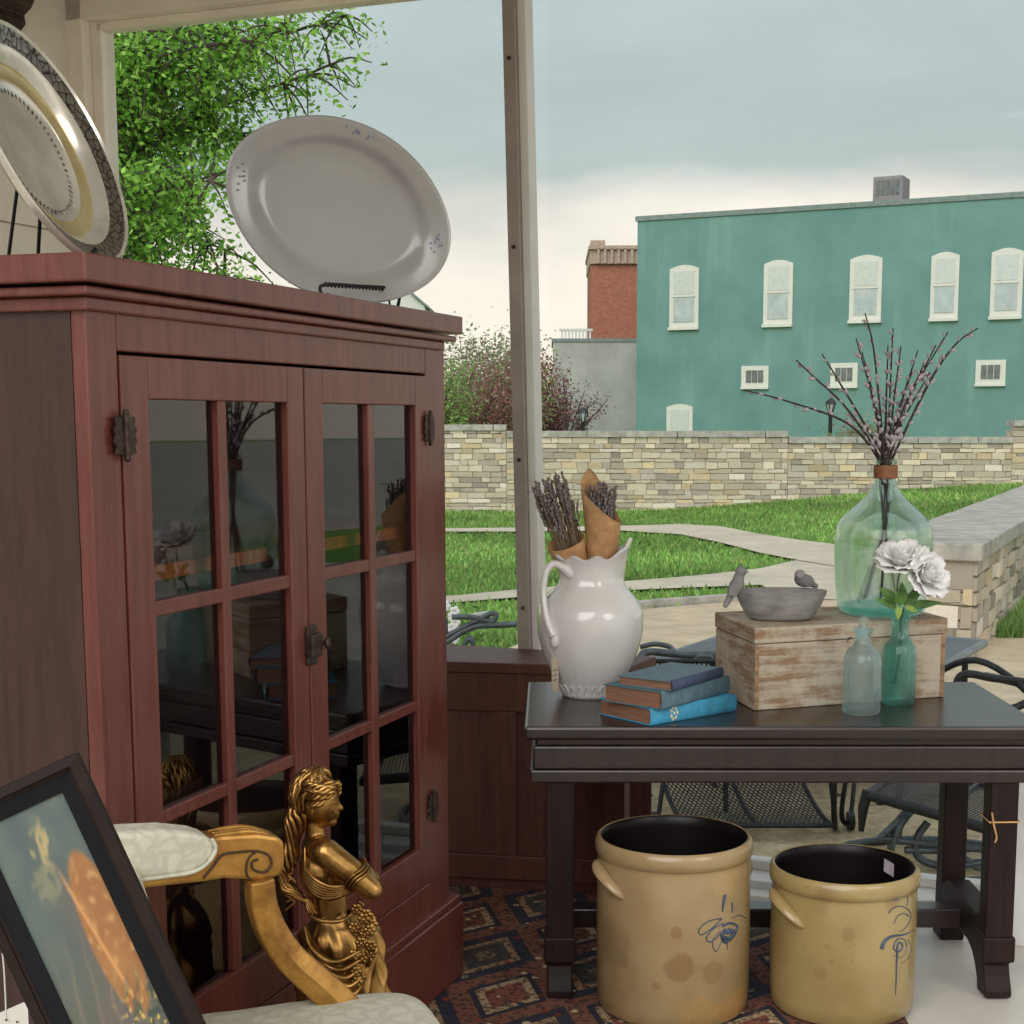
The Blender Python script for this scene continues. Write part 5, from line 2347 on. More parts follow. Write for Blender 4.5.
# curved arm support
b = MB()
mids = spline([ay(259, 878, 2.53), ay(262, 905, 2.535), ay(272, 932, 2.54), ay(290, 958, 2.55), ay(320, 985, 2.56), ay(345, 1010, 2.57)], 6)
n = len(mids)
hw = .0215
rows = []
for i, p in enumerate(mids):
    d = (mids[min(n - 1, i + 1)] - mids[max(0, i - 1)]).normalized()
    nn = d.cross(sidev).normalized() * lerp(.022, .031, i / (n - 1))
    rows.append([p - sidev * .02 - nn, p - sidev * .027, p - sidev * .02 + nn, p + sidev * .02 + nn, p + sidev * .02 - nn])
vs = [q for r_ in rows for q in r_]
fs = [(i * 5 + k, i * 5 + (k + 1) % 5, (i + 1) * 5 + (k + 1) % 5, (i + 1) * 5 + k) for i in range(n - 1) for k in range(5)]
fs += [tuple(range(5))[::-1], tuple((n - 1) * 5 + k for k in range(5))]
b.add(vs, fs)
b.build('arm_support', M_gilt, chair, bevel=.004)

# seat cushion: rounded block in the chair's own frame
cf = V(ch_f.x, ch_f.y, 0)
cs = V(-ch_f.y, ch_f.x, 0)
zS = .492
far_r = az(398, 990, zS - .01)
OC = V(far_r.x, far_r.y, 0) + cf * .035                 # front far corner
SL, SWd = .48, .54


def seatp(a, c, z):
    p = OC - cf * a - cs * c
    return V(p.x, p.y, z)


b = MB()
ny = 22


def seat_fn(u_, v):
    # superellipse outline, v: 0 bottom edge .. 1 centre top
    th = u_ * 2 * PI
    if v < .45:
        k, zz = 1.0 + .02 * math.sin(v / .45 * PI), zS - .10 + v / .45 * .075
    else:
        q = (v - .45) / .55
        k = math.cos(q * PI / 2) ** .55 if q < 1 else 0
        zz = zS - .025 + .045 * math.sin(q * PI / 2) ** .8
    ex = .30
    x = math.copysign(abs(math.cos(th)) ** ex, math.cos(th)) * SL / 2 * k
    y = math.copysign(abs(math.sin(th)) ** ex, math.sin(th)) * SWd / 2 * k
    wob = .004 * mnoise.noise(V(x * 9, y * 9, 1)) * (1 if v > .5 else 0)
    return seatp(SL / 2 - x, SWd / 2 - y, zz + wob)


b.grid(seat_fn, 96, ny, closeu=True)
b.build('seat_cushion', M_damask, chair, smooth=180)
b = MB()
pr_ = [seatp(0.01, 0.01, 0), seatp(SL - .01, .01, 0), seatp(SL - .01, SWd - .01, 0), seatp(.01, SWd - .01, 0)]
b.hexa([p + V(0, 0, zS - .17) for p in pr_], [p + V(0, 0, zS - .09) for p in pr_])
b.build('seat_rail', M_gilt, chair, bevel=.01)
for (a, c) in ((.045, .045), (.045, SWd - .045), (SL - .045, .045), (SL - .045, SWd - .045)):
    b = MB()
    c_ = seatp(a, c, 0)
    b.lathe([(.001, .001), (.016, .001), (.02, .03), (.014, .05), (.022, .2), (.03, zS - .2), (.034, zS - .17)], (c_.x, c_.y, .009), 16)
    b.build('leg', M_gilt, chair, smooth=50)
# low padded back
b = MB()
p0, p1 = seatp(SL - .0, .03, 0), seatp(SL - .0, SWd - .03, 0)
q4_ = [p0 + cf * .03, p1 + cf * .03, p1 - cf * .02, p0 - cf * .02]
b.hexa([p + V(0, 0, zS + .01) for p in q4_], [p - cf * .05 + V(0, 0, .80) for p in q4_])
b.build('backrest', M_damask, chair, bevel=.015)
b = MB()
for p in (p0, p1):
    b = MB()
    b.tube([p + V(0, 0, zS - .1), p - cf * .06 + V(0, 0, .82)], .02, 10)
    b.build('back_post', M_gilt, chair, smooth=60)
pass

# ================================================================ FRAMED PICTURE leaning on the chair
pf_c = ay(78, 752, 1.88)
rt_dir = (ay(203, 1020, 1.82) - pf_c).normalized()           # down the right-hand side (comes a little forward)
tl = ay(0, 791, 1.86) - pf_c
tl = (tl - rt_dir * tl.dot(rt_dir)).normalized()             # along the top towards the left
nf = rt_dir.cross(tl).normalized()
if nf.y > 0:
    nf = -nf                                                 # faces the camera
Wf, Hf = .185, .52
fr = empty('picture_frame', pf_c)
tag(fr, 'dark framed narrow picture leaning at a slant in the lower left corner', 'picture')


def fp(a, d, h=0.0):
    return pf_c + tl * a + rt_dir * d + nf * h


def framebar(i0, i1, h0, h1):
    """mitred ring between insets i0 and i1, rising h0 -> h1"""
    b = MB()
    o_ = [(i0, i0), (Wf - i0, i0), (Wf - i0, Hf - i0), (i0, Hf - i0)]
    n_ = [(i1, i1), (Wf - i1, i1), (Wf - i1, Hf - i1), (i1, Hf - i1)]
    vs = [fp(a, d, h0) for a, d in o_] + [fp(a, d, h1) for a, d in n_] + [fp(a, d, -.01) for a, d in o_] + [fp(a, d, -.01) for a, d in n_]
    fs = []
    for k in range(4):
        j = (k + 1) % 4
        fs += [(k, j, 4 + j, 4 + k), (8 + k, 8 + j, j, k), (4 + k, 4 + j, 12 + j, 12 + k), (12 + k, 12 + j, 8 + j, 8 + k)]
    b.add(vs, fs)
    return b


M_fr1 = plain('frame_dark_wood', (38, 29, 25), .6, var=.15, scale=20, spec=.15)
M_fr2 = plain('frame_black_liner', (22, 22, 26), .6, var=.1, spec=.12)
framebar(0, .014, .012, .016).build('outer_moulding', M_fr1, fr, bevel=.002)
framebar(.014, .018, .010, .008).build('inner_bead', M_fr1, fr)
framebar(.018, .038, .007, .004).build('liner', M_fr2, fr)
# painted picture surface: vertex-coloured soft shapes
b = MB()
b.c = []
NU, NV = 60, 160


def blend(c1, c2, t):
    t = max(0, min(1, t))
    return tuple(lerp(x, y, t) for x, y in zip(c1, c2))


def paint(x, y):
    """x across from the right-hand edge 0..1 -> flipped so 0 is left; y 0 top .. 1 bottom"""
    x = 1 - x
    n = mnoise.noise(V(x * 4, y * 9, 0)) * .5 + .5
    n2 = mnoise.noise(V(x * 14, y * 30, 3))
    c = blend((78, 92, 92), (104, 112, 104), n)
    c = blend(c, (96, 92, 80), sm((y - .25) * 1.6))
    # drapery in grey-mauve, lower left
    e = (x - .42 - .25 * math.sin(y * 4)) / .3
    c = blend(c, (104, 96, 90), sm(1 - abs(e) * .7) * sm((y - .15) * 6) * .9)
    c = blend(c, (150, 128, 108), max(0, math.sin(x * 34 + y * 20 + n * 5)) ** 6 * .35 * sm((y - .3) * 4))
    # glowing orange rounded shape on the right
    ex, ey = (x - .80 + (y - .42) * .1) / .24, (y - .42) / .25
    d = ex * ex + ey * ey
    if d < 1.15:
        o_ = blend((166, 120, 72), (146, 94, 60), n)
        o_ = blend(o_, (186, 144, 92), sm(n2 * 1.6))
        c = blend(c, o_, sm((1.15 - d) * 4))
    # pale crest
    wx, wy = x + .12 * (n2 - .3), y + .03 * n
    d = ((wx - .50 + (wy - .12) * .8) / .10) ** 2 + ((wy - .13) / .09) ** 2
    c = blend(c, (176, 158, 112), sm((1.1 - d) * .9) * .9)
    d = ((wx - .36) / .16) ** 2 + ((wy - .24) / .07) ** 2
    c = blend(c, (138, 134, 104), sm((1.1 - d)) * .7)
    # light edge sweeping down
    d = abs(x - (.52 + .42 * y ** 1.2))
    c = blend(c, (206, 150, 96), sm(1 - d / .035) * sm((y - .15) * 8) * sm((.75 - y) * 6) * .9)
    # dark foliage and gold specks low right
    m = sm((n2 + .1) * 3) * sm(1 - abs(y - .66) / .16) * sm((x - .55) * 5)
    c = blend(c, (64, 74, 66), m * .8)
    m = sm((mnoise.noise(V(x * 22, y * 48, 9)) - .2) * 5) * sm(1 - abs(y - .7) / .16) * sm((x - .4) * 4)
    c = blend(c, (206, 176, 96), m)
    c = blend(c, (86, 98, 96), sm((y - .78) * 5) * .7)
    c = blend(c, (176, 148, 92), sm((mnoise.noise(V(x * 12, y * 30, 5)) - .15) * 4) * sm((y - .82) * 7))
    return lin(c)


vs, cs_ = [], []
for j in range(NV + 1):
    for i in range(NU + 1):
        a, d = lerp(.038, Wf - .038, i / NU), lerp(.038, Hf - .038, j / NV)
        vs.append(fp(a, d, .0))
        b.c.append(paint(i / NU, j / NV))
b.v = [tuple(v) for v in vs]
b.f = [(j * (NU + 1) + i, j * (NU + 1) + i + 1, (j + 1) * (NU + 1) + i + 1, (j + 1) * (NU + 1) + i) for j in range(NV) for i in range(NU)]
b.build('painting', M_paintart, fr, smooth=180)
b = MB()
b.hexa([fp(.01, .01, -.012), fp(Wf - .01, .01, -.012), fp(Wf - .01, Hf - .01, -.012), fp(.01, Hf - .01, -.012)], [fp(.01, .01, -.006), fp(Wf - .01, .01, -.006), fp(Wf - .01, Hf - .01, -.006), fp(.01, Hf - .01, -.006)])
b.build('backing', M_fr2, fr)

# hanging swing tag at the very lower left
tg = empty('swing_tag', ay(8, 1010, 1.98))
tag(tg, 'white swing tag on a string at the bottom left, beside the picture', 'price tag')
b = MB()
q = [ay(x, y, 1.98) for x, y in [(-14, 1024), (-8, 1016), (24, 1002), (28, 1006), (30, 1060), (-14, 1066)]]
b.add(q, [tuple(range(6))])
b.build('card', M_white_tag, tg, solid=.001)
b = MB()
b.tube(spline([ay(-8, 890, 1.985), ay(2, 950, 1.985), ay(5, 990, 1.98), ay(6, 1020, 1.978)], 5), .0011, 5)
b.build('string', M_white_tag, tg)
b = MB()
for k, (x, y) in enumerate([(6, 1020), (17, 1022), (10, 1034), (20, 1036)]):
    b.ball(ay(x, y, 1.976), .0016, n=6, m=4)
b.build('handwriting', M_black, tg)

# ================================================================ GOLD STATUE
SY = 2.93
sc_ = (SY * math.cos(TH) + .12) / F


def sp3(px, py, dy=0.0):
    return ay(px, py, SY + dy)


stt = empty('gold_statue', V(sp3(335, 900).x, SY, .009))
tag(stt, 'gold statue of a long-haired draped woman with folded arms', 'statue')
b = MB()
u_ = sc_   # one pixel in metres
# head (profile to the right), neck, torso, arms: overlapping volumes fused into one skin
hd = sp3(318, 800)
b.ball(hd, (21 * u_, 18 * u_, 25 * u_), n=24, m=16)                           # skull
b.ball(sp3(325, 806), (14.5 * u_, 13 * u_, 19 * u_), n=20, m=12)              # face mass
b.ball(sp3(331, 821), (6.5 * u_, 7 * u_, 5.5 * u_), n=14, m=10)               # chin
b.ball(sp3(320, 820), (11 * u_, 10 * u_, 8 * u_), n=14, m=10)                 # jaw
b.cap(sp3(336, 800), sp3(341.5, 808.5), 1.8 * u_, 2.4 * u_, 10)               # nose
b.ball(sp3(337.5, 813), (2.6 * u_, 4 * u_, 1.4 * u_), n=10, m=8)              # upper lip
b.ball(sp3(336.5, 816.5), (2.8 * u_, 3.6 * u_, 1.5 * u_), n=10, m=8)          # lower lip
b.ball(sp3(333, 797, -.008), (4 * u_, 9 * u_, 2 * u_), n=10, m=8)             # brow
b.ball(sp3(330, 809, -.018), (4.5 * u_, 3.5 * u_, 4.5 * u_), n=10, m=8)       # cheek
b.cap(sp3(315, 820), sp3(316, 842), 9.5 * u_, 10.5 * u_)                      # neck
b.cap(sp3(314, 846, .045), sp3(322, 850, -.045), 13 * u_, 13.5 * u_)          # shoulders
b.ball(sp3(320, 868), (21 * u_, 29 * u_, 30 * u_), n=20, m=14)                # rib cage
b.ball(sp3(340, 872, -.022), (12 * u_, 12 * u_, 12 * u_), n=16, m=12)         # bust
b.ball(sp3(342, 870, .03), (12 * u_, 12 * u_, 12 * u_), n=16, m=12)
b.cap(sp3(328, 885), sp3(331, 915), 18 * u_, 17 * u_)                         # waist
b.ball(sp3(333, 938), (26 * u_, 27 * u_, 24 * u_), n=20, m=12)                # hips
# near arm: shoulder, elbow right, forearm raised back to the chest
shn, eln, wrn = sp3(326, 853, -.06), sp3(372, 890, -.075), sp3(368, 873, -.01)
b.cap(shn, shn.lerp(eln, .5) + V(0, 0, .002), 14.5 * u_, 13.5 * u_)
b.cap(shn.lerp(eln, .5) + V(0, 0, .002), eln, 13.5 * u_, 10.5 * u_)
b.cap(eln, wrn, 10.5 * u_, 6.5 * u_)
# far arm, mirrored, crossing in front
shf, elf, wrf = sp3(322, 852, .06), sp3(366, 885, .08), sp3(374, 878, .01)
b.cap(shf, elf, 13 * u_, 10 * u_)
b.cap(elf, wrf, 10 * u_, 6.5 * u_)
# hands: palm, five fingers each
for (wr, dirn) in ((wrn, V(-.35, .9, .25)), (wrf, V(-.1, -.9, .15))):
    dn = dirn.normalized()
    b.ball(wr + dn * 8 * u_, (5 * u_, 8 * u_, 6.5 * u_), n=12, m=8)
    for k in range(4):
        off = V(0, 0, (k - 1.5) * 3.1 * u_)
        a = wr + dn * 13 * u_ + off
        L_f = (9.5, 11, 10, 8)[k] * u_
        c_ = a + dn * L_f * .55 + V(-1.0 * u_, 0, 0)
        b.cap(a, c_, 1.9 * u_, 1.7 * u_, 8)
        b.cap(c_, c_ + dn * L_f * .4 + V(-2.5 * u_, 0, -1 * u_), 1.7 * u_, 1.4 * u_, 8)
    b.cap(wr + dn * 5 * u_ + V(0, 0, 5 * u_), wr + dn * 11 * u_ + V(-1 * u_, 0, 10 * u_), 2.1 * u_, 1.7 * u_, 8)
# legs inside the skirt down to the base
b.cap(sp3(326, 950, -.02), V(sp3(326, 950).x, SY - .03, .09), 20 * u_, 11 * u_)
b.cap(sp3(338, 950, .02), V(sp3(342, 950).x, SY + .02, .09), 20 * u_, 11 * u_)
body = b.build('figure', M_gold, stt, smooth=180)
md = body.modifiers.new('r', 'REMESH')
md.mode = 'VOXEL'
md.voxel_size = .0026
md.use_smooth_shade = True
md = body.modifiers.new('s', 'SMOOTH')
md.factor = .5
md.iterations = 3
# eye
b = MB()
ey = sp3(333.5, 803, -.016)
b.ball(ey, (2.6 * u_, 2 * u_, 1.5 * u_), n=10, m=8)
b.tube(spline([ey + V(-2.8 * u_, -.002, 0), ey + V(0, -.004, 1.8 * u_), ey + V(3 * u_, -.001, -.2 * u_)], 4), .7 * u_, 6)
b.ball(sp3(311, 811, -.033), (3 * u_, 2 * u_, 5 * u_), n=10, m=8)
b.build('eye_and_ear', M_gold, stt, smooth=180)
# hair: cap of wavy locks plus a long twisted fall down the back
b = MB()
rnd = random.Random(17)
hc = sp3(315, 796)


def hair_pt(az_, el, k=1.0):
    return hc + V(24.5 * u_ * math.cos(el) * math.cos(az_) * k, 20.5 * u_ * math.cos(el) * math.sin(az_) * k, 27 * u_ * math.sin(el) * k)


for i in range(46):
    az0 = rnd.uniform(-PI, PI)
    # from the parting on top down the sides to the nape; leave the face (az ~ 0) open
    end_el = -.55 if abs(az0) > 1.15 else lerp(.35, -.1, min(1, abs(az0) / 1.15))
    pts = []
    for k in range(9):
        t = k / 8
        el = lerp(1.45, end_el, t)
        a2 = az0 + (PI * math.copysign(.30, az0)) * t * (1 if abs(az0) < 2.2 else .1) + .10 * math.sin(t * 11 + i)
        pts.append(hair_pt(a2, el, 1.0 + .05 * math.sin(t * 9 + i * 2)))
    b.tube(pts, [2.6 * u_ * (1 - .35 * t / 8) for t in range(9)], 7)
# wavy locks swept back from the brow over the temple
for i in range(11):
    f_ = i / 10
    p0 = sp3(336 - 3 * f_, 784 + 11 * f_, -.012 - .024 * math.sin(PI * min(1, f_ + .15)))
    p3 = sp3(302 + 4 * f_, 786 + 27 * f_, -.036)
    pts = []
    for k in range(10):
        t_ = k / 9
        q = p0.lerp(p3, t_)
        q = q + V(0, -.012 * math.sin(PI * t_), (2.2 * math.sin(t_ * 10 + i * 1.9) + 2.0 * math.sin(PI * t_)) * u_)
        pts.append(q)
    b.tube(pts, [(2.7 - .6 * abs(k - 3) / 6) * u_ for k in range(10)], 7)
for i in range(7):
    b.ball(sp3(337 + (i % 2) * 1.5, 783 + i * 1.9, -.024 + .009 * i), (3.6 * u_, 4 * u_, 3.0 * u_), n=10, m=8)
M_ = hair_pt(PI * .9, .2)
# the long fall
fall = spline([sp3(300, 806, -.01), sp3(295, 826, -.015), sp3(291, 848, -.015), sp3(286, 866, -.015), sp3(285, 882, -.012), sp3(293, 893, -.01), sp3(306, 900, -.012), sp3(314, 912, -.015)], 10)
n = len(fall)
for s in range(9):
    ph = 2 * PI * s / 9
    pts, rd = [], []
    for k, p in enumerate(fall):
        t = k / (n - 1)
        w_ = (8.5 - 4.0 * t + 1.8 * math.sin(t * 20)) * u_
        an = ph + t * 9
        pts.append(p + V(w_ * math.cos(an), w_ * math.sin(an) * .9, 1.5 * u_ * math.sin(t * 40 + ph)))
        rd.append((3.1 - 1.5 * t) * u_)
    b.tube(pts, rd, 7)
for s in range(4):
    st_ = fall[25 + s * 6]
    pts = [st_ + V((3 + 5 * math.sin(k * 1.3 + s)) * u_, -.006, -k * 4.2 * u_) for k in range(7)]
    b.tube(spline(pts, 3), 1.5 * u_, 6)
b.build('hair', M_gold, stt, smooth=180)
# drapery: bodice swag, arm band, skirt with deep folds
b = MB()
for k in range(6):
    y_ = 868 + k * 3.2
    b.tube(spline([sp3(303, 866 + k * 2.5, -.045), sp3(316, 880 + k * 3, -.066), sp3(332, 887 + k * 2.2, -.072), sp3(350, 884 + k * 1.2, -.062), sp3(356, 876, -.03)], 6), [(1.6 + 1.2 * math.sin(PI * i / 24)) * u_ for i in range(25)], 7)
for k in range(3):
    m_ = shn.lerp(eln, .62 + .06 * k)
    dvec = (eln - shn).normalized()
    Mq = frame_of(dvec)
    b.tube([m_ + Mq @ Vector((14.2 * u_ * math.cos(a * PI / 8), 14.2 * u_ * math.sin(a * PI / 8), 1.5 * u_ * math.sin(a))) for a in range(17)], 1.7 * u_, 6)
b.tube(spline([sp3(316, 847, -.075), sp3(332, 850, -.078), sp3(346, 856, -.06), sp3(352, 864, -.03)], 6), 1.8 * u_, 6)
b.tube(spline([sp3(305, 846, -.03), sp3(305, 862, -.045), sp3(304, 874, -.045)], 6), 1.8 * u_, 6)
b.build('bodice_drapery', M_gold, stt, smooth=180)
b = MB()
zc0 = sp3(333, 912).z
xc0 = sp3(334, 940).x


def skirt(uu, v):
    a = uu * 2 * PI
    z = lerp(zc0, .055, v)
    base_r = (19 + 17 * sm(v * 9.0) + 24 * v) * u_
    f = sm(v * 10)
    ph = 7 * a + v * 24 + 1.4 * math.sin(2 * a + 1)
    ridge = (1 - abs(math.sin(ph / 2))) ** 1.3
    fine = math.sin(15 * a - v * 10 + 2 * math.sin(3 * a))
    r = base_r + f * (6.5 * ridge - 2 + 1.3 * fine) * u_
    return V(xc0 + .012 * f + (v * .01) + r * math.cos(a), SY + r * .92 * math.sin(a), z + .006 * math.sin(5 * a) * (1 - v))


b.grid(skirt, 280, 110, closeu=True)
# satin swags crossing the hip
for k in range(5):
    b.tube(spline([sp3(304 + k * 3, 924 + k * 5, -.060), sp3(312 + k * 5, 948 + k * 7, -.088), sp3(334 + k * 4, 962 + k * 8, -.100), sp3(362, 950 + k * 9, -.080)], 6), [(1.0 + 2.8 * math.sin(PI * i / 18)) * u_ for i in range(19)], 9, sq=.8)
b.tube(spline([sp3(310, 916, -.05), sp3(322, 921, -.064), sp3(340, 921, -.064), sp3(352, 914, -.045)], 6), 2.2 * u_, 7)
b.build('skirt', M_gold, stt, smooth=180)
# flower cluster at the hip
b = MB()
rnd = random.Random(8)
for k in range(16):
    c = sp3(rnd.uniform(352, 372), rnd.uniform(908, 985), -.075 + rnd.uniform(-.012, .012))
    for q in range(6):
        a = 2 * PI * q / 6
        b.ball(c + V(3.6 * u_ * math.cos(a), 0, 3.6 * u_ * math.sin(a)), (2.9 * u_, 1.8 * u_, 2.9 * u_), n=8, m=5)
    b.ball(c + V(0, -.004, 0), 2.4 * u_, n=8, m=5)
for k in range(7):
    c = sp3(358 + (k % 3) * 4, 900 + k * 11, -.05)
    b.tube(spline([c, c + V(5 * u_, -.004, -4 * u_), c + V(2 * u_, -.004, -11 * u_)], 4), 1.6 * u_, 6)
b.build('flower_garland', M_gold, stt, smooth=180)
b = MB()
b.lathe([(.001, .0095), (.125, .0095), (.125, .03), (.11, .045), (.1, .06), (.001, .06)], (xc0 + .02, SY, 0), 48)
b.build('base', M_gold, stt, smooth=40)

# ================================================================ PATIO FURNITURE (outside)
def mesh_sheet(b, fn, nu, nv, r):
    """expanded-metal diamond mesh over a parametric surface"""
    for d in (1, -1):
        for i in range(-nv, nu + 1):
            pts = []
            for j in range(nv + 1):
                k = i + j if d > 0 else i + nv - j
                if 0 <= k <= nu:
                    pts.append(fn(k / nu, j / nv))
            if len(pts) > 1:
                b.tube(pts, r, 4)


YBn = 7.0
gz = G + .036
bn = empty('patio_bench', (ay(740, 830, YBn).x, YBn, gz))
tag(bn, 'black diamond-mesh metal patio bench seen under the table', 'bench')
xa, xb = ay(652, 800, YBn).x, ay(796, 800, YBn).x


def bsheet(u_, v):
    x = lerp(xa, xb, u_) + .12 * v * v
    if v < .6:
        q = v / .6
        return V(x, YBn + .35 - .08 * q, lerp(.35, gz + .20, q))
    q = (v - .6) / .4
    return V(x + .02, YBn + .27 - .45 * q, gz + .20 - .10 * math.sin(q * PI / 2) - .03 * q)


b = MB()
mesh_sheet(b, bsheet, 30, 26, .0032)
b.build('mesh_seat', M_iron, bn)
b = MB()
for x in (0, .5, 1):
    b.tube(spline([bsheet(x, v / 10) for v in range(11)], 3), .011, 8)
b.tube([bsheet(k / 8, 1) for k in range(9)], .012, 8)
b.tube([bsheet(k / 8, .6) for k in range(9)], .01, 8)
b.tube([bsheet(k / 8, 0) for k in range(9)], .012, 8)
b.build('seat_frame', M_iron, bn, smooth=180)
for x0 in (xa - .09, xb + .16):
    b = MB()
    sp_ = spline([V(x0, YBn + .4, gz + .62), V(x0 - .02, YBn - .1, gz + .60), V(x0 - .02, YBn - .2, gz + .4), V(x0, YBn - .12, gz + .12), V(x0 + .03, YBn + .0, gz + .014), V(x0 + .07, YBn + .25, gz + .05), V(x0 + .06, YBn + .38, gz + .3)], 6)
    b.tube(sp_, .014, 8)
    b.tube(spline([V(x0 + .08, YBn - .1, gz + .45), V(x0 + .05, YBn - .05, gz + .1), V(x0 + .12, YBn + .1, gz + .02), V(x0 + .16, YBn + .2, gz + .2)], 6), .012, 8)
    b.tube([V(x0, YBn - .1, gz + .2), V(x0 + .1, YBn + .2, gz + .12)], .01, 6)
    b.build('side_frame', M_iron, bn, smooth=180)
    b = MB()
    c = V(x0 + .10, YBn - .02, gz + .05)
    b.tube([c + V(-.015, 0, 0), c + V(.015, 0, 0)], .045, 14)
    b.build('caster', M_iron, bn, smooth=40)

# rocking spring chair with slatted mesh seat, right of the bench
pc_ = empty('patio_rocker', V(2.2, 6.3, gz))
tag(pc_, 'black slatted metal patio chair on a curved grey spring base', 'chair')
zse = -.10
Qs = [az(868, 795, zse), az(1012, 836, zse), az(1060, 800, zse), az(905, 770, zse)]


def seat2(u_, v):
    return Qs[0].lerp(Qs[1], u_).lerp(Qs[3].lerp(Qs[2], u_), v)


b = MB()
for k in range(44):
    u1 = k / 44
    b.tube([seat2(u1, .02), seat2(min(1, u1 + .10), .98)], .0045, 4)
b.build('slatted_seat', M_iron, pc_)
b = MB()
b.tube([seat2(0, 0), seat2(1, 0), seat2(1, 1), seat2(0, 1), seat2(0, 0)], .024, 8)
b.tube([seat2(.5, 0), seat2(.5, 1)], .016, 6)
b.build('seat_frame', M_iron, pc_, smooth=50)
for uu, vv in ((0, 0), (0, 1)):
    b = MB()
    p = seat2(uu, vv)
    b.tube([p + V(0, 0, .02), p + V(-.02, 0, -.06), p + V(-.03, -.02, -.16)], [.026, .024, .012], 8)
    b.build('arm_bracket', M_iron, pc_, smooth=60)
b = MB()
yb2 = 6.35
sp_ = [ay(x, y, yb2) for x, y in [(925, 806), (908, 812), (898, 824), (892, 842), (890, 858)]]
sp_ = spline(sp_, 5)
b.tube(sp_, [.055] * len(sp_), 8, sq=.2)
sp_ = [ay(x, y, yb2) for x, y in [(928, 822), (918, 836), (916, 852), (926, 862), (950, 866), (985, 862)]]
b.tube(spline(sp_, 5), .018, 8)
b.build('spring_plate', M_greyiron, pc_, smooth=60)
b = MB()
for P_ in ([(880, 838), (912, 809), (900, 826), (898, 842)], [(878, 838), (920, 843), (960, 847), (1010, 852)], [(905, 850), (950, 850), (1010, 845)], [(960, 856), (985, 872)]):
    b.tube(spline([ay(x, y, yb2) for x, y in P_], 5), .017, 8)
cxx = ay(935, 870, yb2)
b.tube([V(cxx.x + .45 * math.cos(a * PI / 12), yb2 + .1 + .32 * math.sin(a * PI / 12), gz + .018) for a in range(25)], .018, 8)
b.build('base_ring', M_greyiron, pc_, smooth=60)
b = MB()
b.tube(spline([seat2(0, 1), seat2(0, 1) + V(0, .05, .3), seat2(.5, 1) + V(0, .12, .55), seat2(1, 1) + V(0, .05, .3), seat2(1, 1)], 8), .016, 8)
b.build('backrest_frame', M_iron, pc_, smooth=60)

# patio table
TZ = .20
R1, B1_, L1 = az(985, 641, TZ), az(762, 623, TZ), az(634, 665, TZ)
N1 = R1 + (L1 - B1_)
ptb = empty('patio_table', V((R1.x + L1.x) / 2, (R1.y + L1.y) / 2, gz))
tag(ptb, 'dark rectangular metal patio table outside, its corner right of the box', 'table')
M_ptop = plain('patio_table_top', (74, 78, 90), .35, .3, .12, 3)
M_pedge = plain('patio_table_edge', (122, 126, 130), .4, .4, .1)
b = MB()
q = [R1, B1_, L1, N1]
ctr = (R1 + L1) / 2
ins = [p.lerp(ctr, .03) for p in q]
b.hexa([p - V(0, 0, .02) for p in ins], [p + V(0, 0, .003) for p in ins])
b.build('tabletop', M_ptop, ptb)
b = MB()
for i in range(4):
    p, r_ = q[i], q[(i + 1) % 4]
    b.tube([p - V(0, 0, .012), r_ - V(0, 0, .012)], .025, 6)
b.build('table_rim', M_pedge, ptb)
for p in q:
    b = MB()
    p = p.lerp(ctr, .12)
    b.tube([p - V(0, 0, .02), V(p.x, p.y, gz)], .02, 8)
    b.build('leg', M_iron, ptb)


# chairs of bent tube
def tube_chair(label, pts_px, Y, foot_z, extra=()):
    P = [ay(x, y, Y + d) for x, y, d in pts_px]
    r = empty('patio_chair', V(P[0].x, Y, gz))
    tag(r, label, 'chair')
    b = MB()
    b.tube(spline(P, 6), .02, 8)
    b.build('arm_loop', M_iron if 'grey' not in label else M_greyiron, r, smooth=180)
    for (pp, nm) in extra:
        b = MB()
        b.tube(spline([ay(x, y, Y + d) for x, y, d in pp], 6), .014, 8)
        b.build(nm, M_iron if 'grey' not in label else M_greyiron, r, smooth=180)
    # seat and legs down to the patio
    c = sum(P, V(0, 0, 0)) / len(P)
    zz = gz + .42
    w2 = .24
    b = MB()
    mesh_sheet(b, lambda u_, v: V(c.x - w2 + 2 * w2 * u_, Y - w2 + 2 * w2 * v, zz - .02 * math.sin(PI * v)), 14, 14, .004)
    b.build('mesh_seat', M_iron, r)
    b = MB()
    b.tube([V(c.x + sx_ * w2, Y + sy_ * w2, zz) for sx_, sy_ in ((-1, -1), (1, -1), (1, 1), (-1, 1), (-1, -1))], .014, 8)
    b.build('seat_frame', M_iron, r, smooth=60)
    for sx_ in (-1, 1):
        for sy_ in (-1, 1):
            b = MB()
            b.tube([V(c.x + sx_ * w2, Y + sy_ * w2, zz + (.2 if sy_ < 0 else .3)), V(c.x + sx_ * (w2 + .02), Y + sy_ * (w2 + .02), gz)], .014, 8)
            b.build('leg', M_iron, r, smooth=60)
    return r


